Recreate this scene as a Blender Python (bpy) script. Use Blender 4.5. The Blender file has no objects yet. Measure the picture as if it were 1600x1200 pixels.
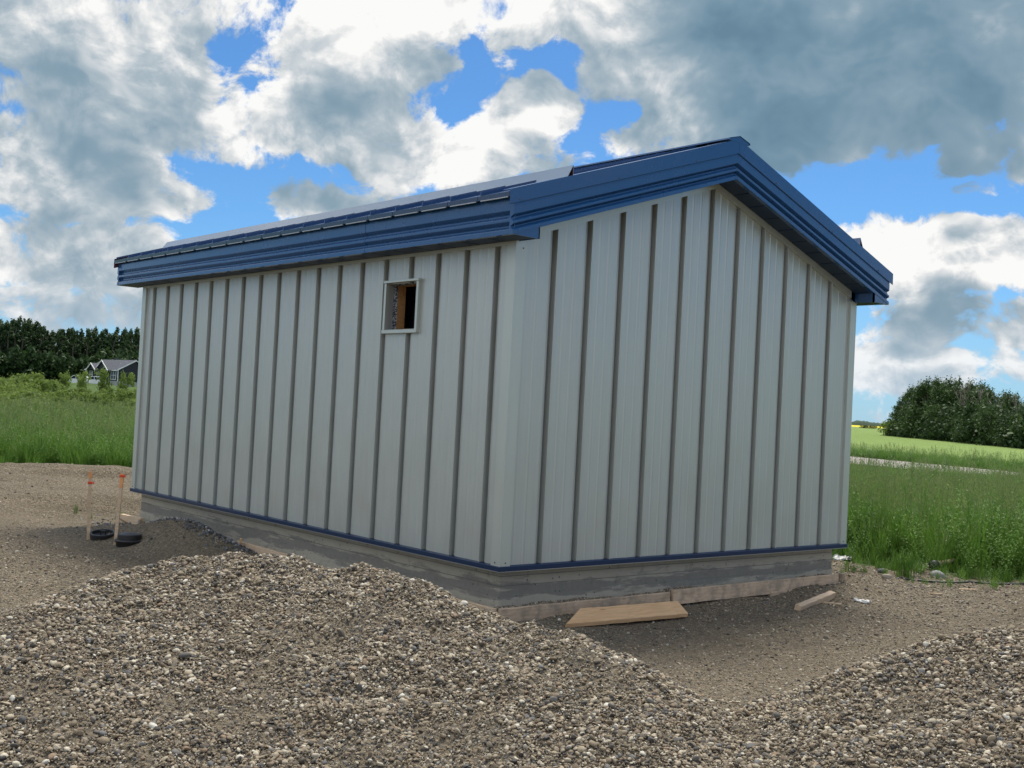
import bpy, bmesh, math, random
import numpy as np
from mathutils import Matrix, Vector

rng = np.random.default_rng(7)
random.seed(7)
SC = bpy.context.scene
COL = SC.collection

# ------------------------------------------------------------------ camera
CAM = np.array([6.955, -5.974, 1.257]); YAW, PITCH, ROLL, FPX = -0.85848, 0.0244975, 0.0518078, 1759.53
_cy, _sy, _cp, _sp = math.cos(YAW), math.sin(YAW), math.cos(PITCH), math.sin(PITCH)
FW = np.array([_sy * _cp, _cy * _cp, _sp]); _r = np.array([_cy, -_sy, 0.0]); _u = np.cross(_r, FW)
RT = math.cos(ROLL) * _r + math.sin(ROLL) * _u
UP = -math.sin(ROLL) * _r + math.cos(ROLL) * _u
def ray(x, y):
    d = FW + RT * (x - 800) / FPX + UP * (600 - y) / FPX
    return d / np.linalg.norm(d)
def at(x, y, dist):                     # point seen at a photo pixel, dist metres away over the ground
    v = ray(x, y)
    return CAM + v * dist / np.linalg.norm(v[:2])
def onz(x, y, z):
    v = ray(x, y)
    return CAM + v * (z - CAM[2]) / v[2]
cam_data = bpy.data.cameras.new('camera')
cam_data.sensor_width = 36.0; cam_data.lens = FPX / 1600 * 36; cam_data.clip_end = 20000; cam_data.clip_start = 0.05
cam = bpy.data.objects.new('camera', cam_data); COL.objects.link(cam)
M3 = Matrix(((RT[0], UP[0], -FW[0]), (RT[1], UP[1], -FW[1]), (RT[2], UP[2], -FW[2])))
cam.matrix_world = Matrix.Translation(Vector(CAM)) @ M3.to_4x4()
SC.camera = cam

# ------------------------------------------------------------------ exposure and sampling
SC.view_settings.view_transform = 'Standard'; SC.view_settings.look = 'None'
SC.view_settings.exposure = 0.2; SC.view_settings.gamma = 1.0
SC.render.engine = 'CYCLES'
SC.cycles.use_denoising = True
SC.cycles.max_bounces = 6; SC.cycles.diffuse_bounces = 3; SC.cycles.glossy_bounces = 3
SC.cycles.transmission_bounces = 3; SC.cycles.transparent_max_bounces = 4
SC.cycles.caustics_reflective = False; SC.cycles.caustics_refractive = False

# ------------------------------------------------------------------ node helpers
class NT:
    def __init__(s, tree): s.t = tree; s.n = tree.nodes; s.l = tree.links
    def add(s, typ, ins=None, **kw):
        n = s.n.new(typ)
        for k, v in kw.items(): setattr(n, k, v)
        for k, v in (ins or {}).items(): s.set(n, k, v)
        return n
    def set(s, n, k, v):
        sock = n.inputs[k]
        if isinstance(v, bpy.types.NodeSocket): s.l.new(v, sock)
        elif isinstance(v, bpy.types.Node): s.l.new(v.outputs[0], sock)
        else: sock.default_value = v
    def math(s, op, a, b=0.0, c=0.0, clamp=False):
        n = s.n.new('ShaderNodeMath'); n.operation = op; n.use_clamp = clamp
        for i, v in enumerate((a, b, c)): s.set(n, i, v)
        return n.outputs[0]
    def vmath(s, op, a, b=(0, 0, 0), out=0):
        n = s.n.new('ShaderNodeVectorMath'); n.operation = op
        s.set(n, 0, a)
        if op == 'SCALE': s.set(n, 3, b)
        else: s.set(n, 1, b)
        return n.outputs[out]
    def ramp(s, fac, stops, interp='LINEAR'):
        n = s.n.new('ShaderNodeValToRGB'); cr = n.color_ramp; cr.interpolation = interp
        while len(cr.elements) > 1: cr.elements.remove(cr.elements[-1])
        for i, (p, c) in enumerate(stops):
            e = cr.elements[0] if i == 0 else cr.elements.new(p)
            e.position = p; e.color = (c[0], c[1], c[2], 1) if not isinstance(c, float) else (c, c, c, 1)
        s.set(n, 0, fac); return n.outputs[0]
    def mix(s, fac, a, b, blend='MIX'):
        n = s.n.new('ShaderNodeMix'); n.data_type = 'RGBA'; n.blend_type = blend
        s.set(n, 0, fac)
        for k, v in ((6, a), (7, b)):
            if isinstance(v, tuple): v = (v[0], v[1], v[2], 1)
            s.set(n, k, v)
        return n.outputs[2]
    def maprange(s, v, a, b, c=0.0, d=1.0, smooth=False):
        n = s.n.new('ShaderNodeMapRange'); n.interpolation_type = 'SMOOTHSTEP' if smooth else 'LINEAR'
        for i, q in enumerate((v, a, b, c, d)): s.set(n, i, q)
        return n.outputs[0]
    def noise(s, vec, scale, detail=4.0, rough=0.55, out=0, **kw):
        n = s.n.new('ShaderNodeTexNoise'); s.set(n, 'Vector', vec)
        n.inputs['Scale'].default_value = scale; n.inputs['Detail'].default_value = detail; n.inputs['Roughness'].default_value = rough
        for k, v in kw.items(): n.inputs[k].default_value = v
        return n.outputs[out]

# ------------------------------------------------------------------ sun and sky
SUN_AZ = math.radians(-32); SUN_EL = math.radians(61)
SUN_DIR = Vector((math.sin(SUN_AZ) * math.cos(SUN_EL), math.cos(SUN_AZ) * math.cos(SUN_EL), math.sin(SUN_EL)))
sun_data = bpy.data.lights.new('sun', 'SUN'); sun_data.energy = 4.0; sun_data.angle = math.radians(17); sun_data.color = (1.0, 0.95, 0.84)
sun = bpy.data.objects.new('sun', sun_data); COL.objects.link(sun)
sun.rotation_euler = SUN_DIR.to_track_quat('Z', 'Y').to_euler()

world = bpy.data.worlds.new('World'); SC.world = world; world.use_nodes = True
world.cycles.sampling_method = 'MANUAL'; world.cycles.sample_map_resolution = 512

# clouds: photo-side directions of the cloud masses (and of the blue gaps, negative), half sizes in px of view angle, weight
CLOUDS = [
    (1400, -70, 420, 180, 1.4), (1180, 20, 180, 120, 1.15), (130, -60, 280, 110, .65),
    (130, 70, 235, 110, .90), (240, 165, 150, 85, 1.0), (560, 120, 175, 95, .88), (550, 195, 185, 55, .98), (350, 190, 50, 70, .5),
    (90, 265, 200, 85, .90), (255, 312, 90, 42, .80), (110, 400, 230, 48, .80), (472, 314, 82, 34, .85),
    (835, 180, 75, 75, .80), (790, 250, 150, 60, .85), (760, 15, 150, 65, .80), (650, 240, 110, 45, .85), (970, 50, 110, 110, .85), (1010, 205, 110, 60, .85),
    (1360, 60, 330, 140, 1.4), (1300, 155, 300, 85, 1.4), (1120, 235, 150, 50, .90), (1590, 235, 110, 60, .8),
    (1490, 398, 165, 62, .95), (1535, 292, 36, 16, .8), (1530, 500, 190, 48, .85), (1440, 575, 200, 46, .75), (120, 470, 260, 40, .72)]
GAPS = [(352, 45, 22, 55, .35), (748, 110, 24, 60, .35), (875, 88, 48, 28, .5), (940, 150, 50, 32, .5)]

def new_group(name):
    grp = bpy.data.node_groups.new(name, 'ShaderNodeTree')
    grp.interface.new_socket('Vector', in_out='INPUT', socket_type='NodeSocketVector')
    grp.interface.new_socket('Density', in_out='OUTPUT', socket_type='NodeSocketFloat')
    g = NT(grp)
    return grp, g, g.add('NodeGroupInput').outputs[0], g.add('NodeGroupOutput').inputs[0]
def warp(g, vin):
    wq = g.noise(vin, 11.0, 2.0, 0.5, out=1)
    return g.vmath('ADD', vin, g.vmath('SCALE', g.vmath('SUBTRACT', wq, (0.5, 0.5, 0.5)), 0.06))
def mass_group():
    """where the big cloud masses lie"""
    grp, g, vin, out = new_group('cloud_mass')
    vb = warp(g, vin)
    def blob(px, py, hw, hh):
        c = ray(px, py); rt = np.cross(c, (0, 0, 1)); rt /= np.linalg.norm(rt); uu = np.cross(rt, c)
        m = Matrix(((rt[0], c[0], uu[0]), (rt[1], c[1], uu[1]), (rt[2], c[2], uu[2])))
        mp = g.add('ShaderNodeMapping', {'Vector': vb}, vector_type='TEXTURE')
        mp.inputs['Location'].default_value = tuple(c); mp.inputs['Rotation'].default_value = m.to_euler()
        mp.inputs['Scale'].default_value = (hw / FPX * 1.5, 0.9, hh / FPX * 1.5)
        return g.maprange(g.add('ShaderNodeTexGradient', {'Vector': mp}, gradient_type='SPHERICAL').outputs['Fac'], 0.0, 0.7, 0.0, 1.0, True)
    cur = None
    for (px, py, hw, hh, wt) in CLOUDS:
        v = g.math('MULTIPLY', blob(px, py, hw, hh), wt)
        cur = v if cur is None else g.math('SMOOTH_MAX', cur, v, 0.12)
    for (px, py, hw, hh, wt) in GAPS:
        cur = g.math('MULTIPLY_ADD', blob(px, py, hw, hh), -wt, cur)
    # elsewhere in the sky: the same broken cumulus, from low-frequency noise
    low = g.maprange(g.noise(g.vmath('MULTIPLY', vin, (1, 1, 2.0)), 2.6, 1.0, 0.5), 0.40, 0.62, 0.0, 0.95, True)
    infr = g.maprange(g.vmath('DISTANCE', vin, tuple(ray(800, 330)), out=1), 0.50, 0.68, 1.0, 0.0, True)
    g.l.new(g.math('SUBTRACT', g.math('MULTIPLY_ADD', cur, infr, g.math('MULTIPLY', low, g.math('SUBTRACT', 1.0, infr))), 0.42), out)
    return grp
def puff_group(name, detail, vdet, amp, pf):
    """the billows on them"""
    grp, g, vin, out = new_group(name)
    ps = g.vmath('MULTIPLY', warp(g, vin), (1, 1, 1.25))
    d = g.math('MULTIPLY', g.math('SUBTRACT', g.noise(ps, 11.0, detail, 0.60, Lacunarity=2.2), 0.5), amp)
    vo = g.add('ShaderNodeTexVoronoi', {'Vector': ps, 'Scale': 15.0, 'Detail': vdet, 'Roughness': 0.55, 'Lacunarity': 2.3}, feature='F1', normalize=True)
    g.l.new(g.math('MULTIPLY_ADD', g.math('SUBTRACT', 0.36, vo.outputs['Distance']), pf, d), out)
    return grp
CG_MASS = mass_group(); CG_FINE = puff_group('cloud_puffs', 6.0, 2.6, 3.0, 1.5); CG_SOFT = puff_group('cloud_puffs_above', 3.0, 0.0, 1.9, 0.9)

w = NT(world.node_tree)
for n in list(w.n): w.n.remove(n)
BG = 0.1
sky = w.add('ShaderNodeTexSky', sky_type='NISHITA', sun_disc=False)
sky.sun_elevation = SUN_EL; sky.sun_rotation = SUN_AZ % (2 * math.pi); sky.altitude = 500; sky.air_density = 1.0; sky.dust_density = 0.4; sky.ozone_density = 2.5
tc = w.add('ShaderNodeTexCoord'); dirv = w.vmath('NORMALIZE', tc.outputs['Generated'])
def dens(grp, off):
    n = w.n.new('ShaderNodeGroup'); n.node_tree = grp
    w.set(n, 0, w.vmath('ADD', dirv, off) if off else dirv); return n.outputs[0]
F0 = dens(CG_FINE, None); F2 = dens(CG_FINE, (0.003, 0.003, 0.010))
D0 = w.math('ADD', dens(CG_MASS, None), F0); D1 = w.math('ADD', dens(CG_MASS, (0.0, 0.0, 0.055)), dens(CG_SOFT, (0.0, 0.0, 0.055)))
cov = w.maprange(D0, -0.06, 0.26, 0.0, 1.0, True)
# unseen clouds opposite the sun: brightened, bases paled, as added fill for the walls
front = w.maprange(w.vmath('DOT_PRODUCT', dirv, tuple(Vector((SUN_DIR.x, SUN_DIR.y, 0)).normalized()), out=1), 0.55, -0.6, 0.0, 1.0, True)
shade = w.math('ADD', w.math('MULTIPLY', w.math('MINIMUM', D0, 0.8), 0.12), w.math('MULTIPLY', D1, 0.74))
puff = w.math('MAXIMUM', w.math('MINIMUM', w.math('SUBTRACT', F2, F0), 0.3), -0.3)
thick = w.maprange(D1, 0.3, 0.9, 1.0, 0.2)
shade = w.math('MULTIPLY_ADD', w.math('MULTIPLY', puff, thick), 0.62, shade)
shade = w.math('ADD', shade, 0.01)
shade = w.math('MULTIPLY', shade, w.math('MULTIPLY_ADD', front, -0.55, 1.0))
ccol = w.ramp(w.math('MULTIPLY', shade, 0.82), [(0.0, (0.84, 0.84, 0.825)), (0.07, (0.745, 0.75, 0.745)), (0.19, (0.57, 0.605, 0.63)), (0.34, (0.385, 0.455, 0.505)), (0.55, (0.225, 0.32, 0.395)), (0.80, (0.15, 0.25, 0.33)), (1.0, (0.12, 0.21, 0.29))])
sep = w.add('ShaderNodeSeparateXYZ', {0: dirv})
hz = w.maprange(sep.outputs['Z'], 0.0, 0.11, 0.5, 0.0, True)
ccol = w.mix(hz, ccol, (0.50, 0.62, 0.74))
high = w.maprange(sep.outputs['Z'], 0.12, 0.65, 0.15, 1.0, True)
ccol = w.vmath('SCALE', ccol, w.math('MULTIPLY_ADD', w.math('MULTIPLY', front, high), 1.5, 1.0))  # gain of the added wall fill, strongest on high clouds
skyc = w.mix(1.0, sky.outputs[0], (0.46, 0.77, 1.04), 'MULTIPLY')
skyc = w.mix(w.maprange(sep.outputs['Z'], 0.0, 0.16, 0.55, 0.0, True), skyc, (3.4, 5.2, 7.2))
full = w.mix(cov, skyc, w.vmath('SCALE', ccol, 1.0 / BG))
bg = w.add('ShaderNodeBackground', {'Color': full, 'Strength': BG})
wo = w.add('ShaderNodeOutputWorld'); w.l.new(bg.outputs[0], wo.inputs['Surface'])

# ------------------------------------------------------------------ numpy noise and terrain height
def _hash(ix, iy, seed):
    h = (ix.astype(np.int64) * 374761393 + iy.astype(np.int64) * 668265263 + seed * 1442695041) & 0x7fffffff
    h = ((h ^ (h >> 13)) * 1274126177) & 0x7fffffff
    return ((h ^ (h >> 16)) & 0xffff) / 65535.0
def vnoise(x, y, seed=0):
    x = np.asarray(x, float); y = np.asarray(y, float)
    ix = np.floor(x); iy = np.floor(y); fx = x - ix; fy = y - iy
    fx = fx * fx * fx * (fx * (fx * 6 - 15) + 10); fy = fy * fy * fy * (fy * (fy * 6 - 15) + 10)
    a = _hash(ix, iy, seed); b = _hash(ix + 1, iy, seed); c = _hash(ix, iy + 1, seed); d_ = _hash(ix + 1, iy + 1, seed)
    return (a * (1 - fx) + b * fx) * (1 - fy) + (c * (1 - fx) + d_ * fx) * fy - 0.5
def fbm(x, y, octv=4, seed=0, gain=0.5):
    s = 0; a = 1.0
    for i in range(octv):
        s = s + a * vnoise(x * 2 ** i + i * 17.3, y * 2 ** i - i * 9.1, seed + i); a *= gain
    return s
def sstep(a, b, x):
    t = np.clip((x - a) / (b - a), 0, 1); return t * t * (3 - 2 * t)
GZ = -0.45
def bump2(x, y, cx, cy, rx, ry, h, ang=0.0):
    dx, dy = x - cx, y - cy; c, s = math.cos(ang), math.sin(ang)
    u, v = (dx * c + dy * s) / rx, (-dx * s + dy * c) / ry
    return h * np.exp(-(u * u + v * v))
def ground_z(x, y):
    x = np.asarray(x, float); y = np.asarray(y, float)
    dd = np.hypot(x - CAM[0], y - CAM[1])
    z = np.interp(dd, [0, 60, 130, 300, 600, 900, 1600, 6000], [GZ, -0.45, 0.35, 1.2, 1.8, 3.1, 6.4, 20.0])
    az = np.arctan2(x - CAM[0], y - CAM[1])
    z = z + sstep(-1.05, -1.2, az) * np.interp(dd, [0, 90, 270, 600, 6000], [0, 0.1, 1.6, 2.0, 3.0])
    near = 1 - sstep(30, 60, dd)
    z = z + near * (0.05 * fbm(x * 0.5, y * 0.5, 3, 3) + 0.035 * fbm(x * 1.7, y * 1.7, 3, 9))
    # wheel ruts on the bare yard to the left, running roughly across the view
    t = (-x * 0.94 + y * 0.34)
    rut = sstep(-6.5, -9.5, x) * (1 - sstep(24, 30, dd))
    z = z + rut * (0.34 * vnoise(t * 0.8 + 1.2 * vnoise(x * .3, y * .3, 5), (x * .34 + y * .94) * 0.22, 21) + 0.60 * (.22 - np.abs(vnoise(t * 1.5 + 1.6 * vnoise(x * .4, y * .4, 6), (x * .34 + y * .94) * 0.33, 23))))
    # dirt thrown up beside the long wall and against the forms
    z = z + bump2(x, y, -4.9, -0.55, 0.80, 0.45, 0.27, 0.1) + bump2(x, y, -4.1, -0.50, 0.7, 0.5, 0.14) + bump2(x, y, -5.7, -0.9, 0.6, 0.45, 0.06)
    z = z + bump2(x, y, -6.2, -1.0, 0.5, 0.4, 0.08) + bump2(x, y, 0.22, 0.55, 0.16, 0.55, 0.085) + bump2(x, y, 0.18, 4.6, 0.22, 0.6, 0.07)
    z = z + bump2(x, y, 0.0, 5.0, 0.28, 0.16, 0.14) - bump2(x, y, 1.9, 1.6, 1.3, 1.6, 0.06)
    # fine mound at the right edge of the yard
    z = z + bump2(x, y, 2.35, 6.0, 0.75, 0.9, 0.42)
    z = z + bump2(x, y, -0.15, 7.0, 0.28, 0.22, 0.13)
    return z
def gz(x, y): return float(ground_z(np.array([x]), np.array([y]))[0])
def hit(px, py):                        # where the ray through a photo pixel meets the terrain
    v = ray(px, py); v = v / np.linalg.norm(v[:2]); t = np.arange(4.0, 60.0, 0.01)
    P_ = CAM + t[:, None] * v; k = int(np.argmax(P_[:, 2] <= ground_z(P_[:, 0], P_[:, 1])))
    return P_[k]

# ------------------------------------------------------------------ object helpers
class MB:
    """collects faces for ONE mesh"""
    def __init__(s): s.v = []; s.f = []; s.m = []; s.smooth = False
    def face(s, pts, m=0):
        i = len(s.v); s.v += [tuple(map(float, p)) for p in pts]; s.f.append(list(range(i, i + len(pts)))); s.m.append(m)
    def mesh(s, vs, fs, m=0):
        i = len(s.v); s.v += [tuple(map(float, p)) for p in vs]
        for f in fs: s.f.append([i + k for k in f]); s.m.append(m)
    def box(s, x0, x1, y0, y1, z0, z1, m=0):
        v = [(x0, y0, z0), (x1, y0, z0), (x1, y1, z0), (x0, y1, z0), (x0, y0, z1), (x1, y0, z1), (x1, y1, z1), (x0, y1, z1)]
        s.mesh(v, [(0, 3, 2, 1), (4, 5, 6, 7), (0, 1, 5, 4), (1, 2, 6, 5), (2, 3, 7, 6), (3, 0, 4, 7)], m)
    def loft(s, secs, m=0, caps=True, closed=True, ms=None):
        """secs: list of equal-length point loops"""
        n = len(secs[0]); i = len(s.v)
        for q in secs: s.v += [tuple(map(float, p)) for p in q]
        for a in range(len(secs) - 1):
            for k in range(n if closed else n - 1):
                k2 = (k + 1) % n
                s.f.append([i + a * n + k, i + a * n + k2, i + (a + 1) * n + k2, i + (a + 1) * n + k]); s.m.append(ms[k] if ms else m)
        if caps and closed:
            s.f.append([i + k for k in range(n)][::-1]); s.m.append(m)
            s.f.append([i + (len(secs) - 1) * n + k for k in range(n)]); s.m.append(m)
    def tube(s, pts, rads, n=8, m=0, caps=True):
        pts = [Vector(p) for p in pts]; secs = []
        for i, p in enumerate(pts):
            t = (pts[min(i + 1, len(pts) - 1)] - pts[max(i - 1, 0)]).normalized()
            a = t.cross(Vector((0, 0, 1)) if abs(t.z) < .95 else Vector((1, 0, 0))).normalized(); b = a.cross(t).normalized()
            secs.append([p + (a * math.cos(2 * math.pi * k / n) + b * math.sin(2 * math.pi * k / n)) * rads[i] for k in range(n)])
        s.loft(secs, m, caps)
    def lathe(s, prof, n=24, c=(0, 0, 0), m=0):
        secs = [[(c[0] + r_ * math.cos(2 * math.pi * k / n), c[1] + r_ * math.sin(2 * math.pi * k / n), c[2] + z_) for k in range(n)] for r_, z_ in prof]
        s.loft(secs, m)
    def data(s, name, mats, smooth=False, fix=True, bevel=0.0):
        me = bpy.data.meshes.new(name); me.from_pydata(s.v, [], s.f)
        for q in (mats if isinstance(mats, (list, tuple)) else [mats]): me.materials.append(q)
        me.polygons.foreach_set('material_index', s.m)
        if fix or bevel:
            bm = bmesh.new(); bm.from_mesh(me); bmesh.ops.remove_doubles(bm, verts=bm.verts, dist=1e-5)
            bmesh.ops.recalc_face_normals(bm, faces=bm.faces)
            if bevel:
                ed = [e for e in bm.edges if len(e.link_faces) == 2 and e.calc_face_angle(0) > 0.6]
                bmesh.ops.bevel(bm, geom=ed, offset=bevel, segments=1, affect='EDGES', profile=0.5)
            bm.to_mesh(me); bm.free()
        if smooth: me.polygons.foreach_set('use_smooth', [True] * len(me.polygons))
        me.update(); return me
    def obj(s, name, mats, parent=None, smooth=False, fix=True, bevel=0.0):
        o = bpy.data.objects.new(name, s.data(name, mats, smooth, fix, bevel)); COL.objects.link(o)
        if parent: o.parent = parent
        return o
def tag(o, label=None, cat=None, group=None, kind=None):
    for k, v in (('label', label), ('category', cat), ('group', group), ('kind', kind)):
        if v: o[k] = v
    return o
def empty(name, loc=(0, 0, 0), rz=0.0):
    o = bpy.data.objects.new(name, None); COL.objects.link(o); o.location = loc; o.rotation_euler = (0, 0, rz)
    o.empty_display_size = 0.2; return o
def link(name, me, parent=None, loc=None):
    o = bpy.data.objects.new(name, me); COL.objects.link(o)
    if parent: o.parent = parent
    if loc is not None: o.location = loc
    return o
def np_mesh(name, V, F, mats, attrs=None, smooth=False):
    me = bpy.data.meshes.new(name); V = np.asarray(V, np.float32); F = np.asarray(F, np.int32)
    k = F.shape[1]
    me.vertices.add(len(V)); me.vertices.foreach_set('co', V.ravel())
    me.loops.add(F.size); me.loops.foreach_set('vertex_index', F.ravel())
    me.polygons.add(len(F)); me.polygons.foreach_set('loop_start', np.arange(0, F.size, k, dtype=np.int32))
    for q in (mats if isinstance(mats, (list, tuple)) else [mats]): me.materials.append(q)
    if smooth: me.polygons.foreach_set('use_smooth', np.ones(len(F), bool))
    for nm, arr in (attrs or {}).items():
        a = me.attributes.new(nm, 'FLOAT', 'POINT'); a.data.foreach_set('value', np.asarray(arr, np.float32))
    me.update(); me.validate(); return me
def grid_mesh(name, X, Y, Z, mats, attrs=None):
    h, w_ = X.shape; idx = np.arange(h * w_).reshape(h, w_)
    F = np.stack([idx[:-1, :-1], idx[:-1, 1:], idx[1:, 1:], idx[1:, :-1]], -1).reshape(-1, 4)
    return np_mesh(name, np.stack([X, Y, Z], -1).reshape(-1, 3), F, mats, attrs, True)

def scatter(name, pts, scl, rot, vid, sources, parent=None):
    """one object of many small pieces: geometry of the source meshes set on points"""
    me = bpy.data.meshes.new(name); n = len(pts); me.vertices.add(n)
    me.vertices.foreach_set('co', np.asarray(pts, np.float32).ravel())
    for nm, arr in (('scl', scl), ('rot', rot)):
        a = me.attributes.new(nm, 'FLOAT_VECTOR', 'POINT'); a.data.foreach_set('vector', np.asarray(arr, np.float32).ravel())
    a = me.attributes.new('vid', 'INT', 'POINT'); a.data.foreach_set('value', np.asarray(vid, np.int32))
    o = link(name, me, parent)
    ng = bpy.data.node_groups.new(name + '_nodes', 'GeometryNodeTree')
    ng.interface.new_socket('Geometry', in_out='INPUT', socket_type='NodeSocketGeometry')
    ng.interface.new_socket('Geometry', in_out='OUTPUT', socket_type='NodeSocketGeometry')
    q = NT(ng); gi_ = q.add('NodeGroupInput'); go_ = q.add('NodeGroupOutput'); jn = q.add('GeometryNodeJoinGeometry')
    def named(nm, typ):
        a_ = q.add('GeometryNodeInputNamedAttribute', data_type=typ); a_.inputs[0].default_value = nm; return a_.outputs[0]
    s_, r_, v_ = named('scl', 'FLOAT_VECTOR'), named('rot', 'FLOAT_VECTOR'), named('vid', 'INT')
    for k, src in enumerate(sources):
        so = bpy.data.objects.new(src.name, src)
        oi = q.add('GeometryNodeObjectInfo'); oi.inputs['Object'].default_value = so; oi.inputs['As Instance'].default_value = False
        cmp = q.add('FunctionNodeCompare', data_type='INT', operation='EQUAL'); q.l.new(v_, cmp.inputs[2]); cmp.inputs[3].default_value = k
        ip = q.add('GeometryNodeInstanceOnPoints')
        q.l.new(gi_.outputs[0], ip.inputs['Points']); q.l.new(cmp.outputs[0], ip.inputs['Selection'])
        q.l.new(oi.outputs['Geometry'], ip.inputs['Instance']); q.l.new(r_, ip.inputs['Rotation']); q.l.new(s_, ip.inputs['Scale'])
        q.l.new(ip.outputs[0], jn.inputs[0])
    q.l.new(jn.outputs[0], go_.inputs[0])
    md = o.modifiers.new('pieces', 'NODES'); md.node_group = ng
    return o

# ------------------------------------------------------------------ materials
def new_mat(name):
    m = bpy.data.materials.new(name); m.use_nodes = True
    t = NT(m.node_tree); b = t.n['Principled BSDF']
    return m, t, b
def pos(t): return t.add('ShaderNodeNewGeometry').outputs['Position']
def bump(t, b, h, strength=0.3, dist=0.01):
    n = t.add('ShaderNodeBump', {'Height': h}); n.inputs['Strength'].default_value = strength; n.inputs['Distance'].default_value = dist
    t.l.new(n.outputs[0], b.inputs['Normal'])
def mat_metal(name, col, rough=0.35, streak=0.08, spec=0.5, axis='z', coat=0.0, wob=0.0, metal=0.0):
    m, t, b = new_mat(name)
    p = pos(t)
    sc = {'z': (1, 1, 0.03), 'x': (0.03, 1, 1), 'n': (1, 1, 1)}[axis]
    st = t.noise(t.vmath('MULTIPLY', p, sc), 42.0, 4.0, 0.6)
    dirt = t.noise(p, 2.2, 5.0, 0.6)
    f = t.math('ADD', t.math('MULTIPLY', t.math('SUBTRACT', st, 0.5), streak), t.math('MULTIPLY', t.math('SUBTRACT', dirt, 0.5), streak * 0.9))
    f = t.math('ADD', 1.0, t.math('MULTIPLY', f, 2.0))
    c = t.mix(1.0, col, t.add('ShaderNodeCombineXYZ', {0: f, 1: f, 2: f}).outputs[0], 'MULTIPLY')
    t.set(b, 'Base Color', c)
    t.set(b, 'Roughness', t.maprange(dirt, 0.2, 0.8, rough - 0.06, rough + 0.1))
    b.inputs['Specular IOR Level'].default_value = spec; b.inputs['Metallic'].default_value = metal
    b.inputs['Coat Weight'].default_value = coat; b.inputs['Coat Roughness'].default_value = 0.12
    h = t.noise(t.vmath('MULTIPLY', p, tuple(0.12 if s_ < .1 else 1 for s_ in sc)), 5.0, 3.0, 0.5)
    hh = t.math('ADD', t.math('MULTIPLY', st, 0.12), h)
    bump(t, b, hh, 0.25 + wob, 0.006)
    return m
def mat_simple(name, col, rough=0.7, var=0.15, scale=8.0, bmp=0.2, metallic=0.0):
    m, t, b = new_mat(name); p = pos(t)
    n = t.noise(p, scale, 5.0, 0.6)
    c = t.mix(n, tuple(k * (1 - var) for k in col), tuple(min(1, k * (1 + var)) for k in col))
    t.set(b, 'Base Color', c); b.inputs['Roughness'].default_value = rough; b.inputs['Metallic'].default_value = metallic
    if bmp: bump(t, b, t.noise(p, scale * 6, 4.0, 0.6), bmp, 0.004)
    return m
def mat_wood(name, col, dark, wear=0.0):
    m, t, b = new_mat(name)
    tcn = t.add('ShaderNodeTexCoord'); p = tcn.outputs['Object']
    warp = t.noise(p, 3.0, 2.0, 0.5, out=1)
    pv = t.vmath('ADD', t.vmath('MULTIPLY', p, (1.2, 16, 16)), t.vmath('SCALE', warp, 1.1))
    gr = t.noise(pv, 3.0, 5.0, 0.65)
    fine = t.noise(t.vmath('MULTIPLY', p, (4, 120, 120)), 3.0, 3.0, 0.6)
    c = t.ramp(gr, [(0.3, dark), (0.55, col), (0.8, tuple(min(1, k * 1.18) for k in col))])
    c = t.mix(t.math('MULTIPLY', fine, 0.35), c, dark)
    vk = t.add('ShaderNodeTexVoronoi', {'Vector': t.vmath('MULTIPLY', p, (2.6, 9, 9)), 'Scale': 1.0})
    kn = t.maprange(vk.outputs['Distance'], 0.05, 0.13, 1.0, 0.0, True)
    c = t.mix(t.math('MULTIPLY', kn, 0.75), c, (dark[0] * .45, dark[1] * .36, dark[2] * .28))
    if wear:
        st = t.maprange(t.noise(p, 6.0, 6.0, 0.65), 0.42, 0.62, 0.0, wear, True)
        c = t.mix(st, c, (0.17, 0.15, 0.125))
    t.set(b, 'Base Color', c); b.inputs['Roughness'].default_value = 0.75
    bump(t, b, t.math('ADD', fine, gr), 0.35, 0.002)
    return m

PANEL = mat_metal('panel_paint', (0.51, 0.53, 0.495), 0.36, 0.08, 0.5, wob=0.2, metal=0.5)
TRIM = mat_metal('trim_paint', (0.53, 0.56, 0.512), 0.36, 0.04, 0.5, metal=0.45)
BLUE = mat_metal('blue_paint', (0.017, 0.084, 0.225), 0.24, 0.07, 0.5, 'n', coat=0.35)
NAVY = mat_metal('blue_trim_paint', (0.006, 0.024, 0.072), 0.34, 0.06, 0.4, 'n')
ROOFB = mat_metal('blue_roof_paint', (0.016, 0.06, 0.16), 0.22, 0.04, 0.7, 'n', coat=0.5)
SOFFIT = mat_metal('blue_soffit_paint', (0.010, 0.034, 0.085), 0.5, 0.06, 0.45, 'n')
GUARD = mat_metal('guard_paint', (0.22, 0.28, 0.38), 0.16, 0.03, 0.9, 'n', coat=1.0)
PRIMER = mat_simple('primer_brown', (0.11, 0.035, 0.03), 0.6, 0.2, 6, 0)
HEM = mat_simple('bare_hem', (0.46, 0.46, 0.45), 0.35, 0.1, 9, 0, 0.5)
DARK = mat_simple('dark_inside', (0.02, 0.02, 0.022), 0.8, 0.2, 4, 0.1)
SCREW = mat_simple('screw_metal', (0.12, 0.12, 0.12), 0.4, 0.2, 9, 0, 0.7)
WOOD = mat_wood('new_lumber', (0.70, 0.455, 0.25), (0.55, 0.32, 0.15))
WOODP = mat_wood('pale_lumber', (0.64, 0.48, 0.33), (0.48, 0.34, 0.21))
WOODF = mat_wood('form_lumber', (0.60, 0.45, 0.31), (0.43, 0.30, 0.19), 0.5)
WOODG = mat_wood('grey_lumber', (0.40, 0.33, 0.24), (0.22, 0.17, 0.12), 0.5)
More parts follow.
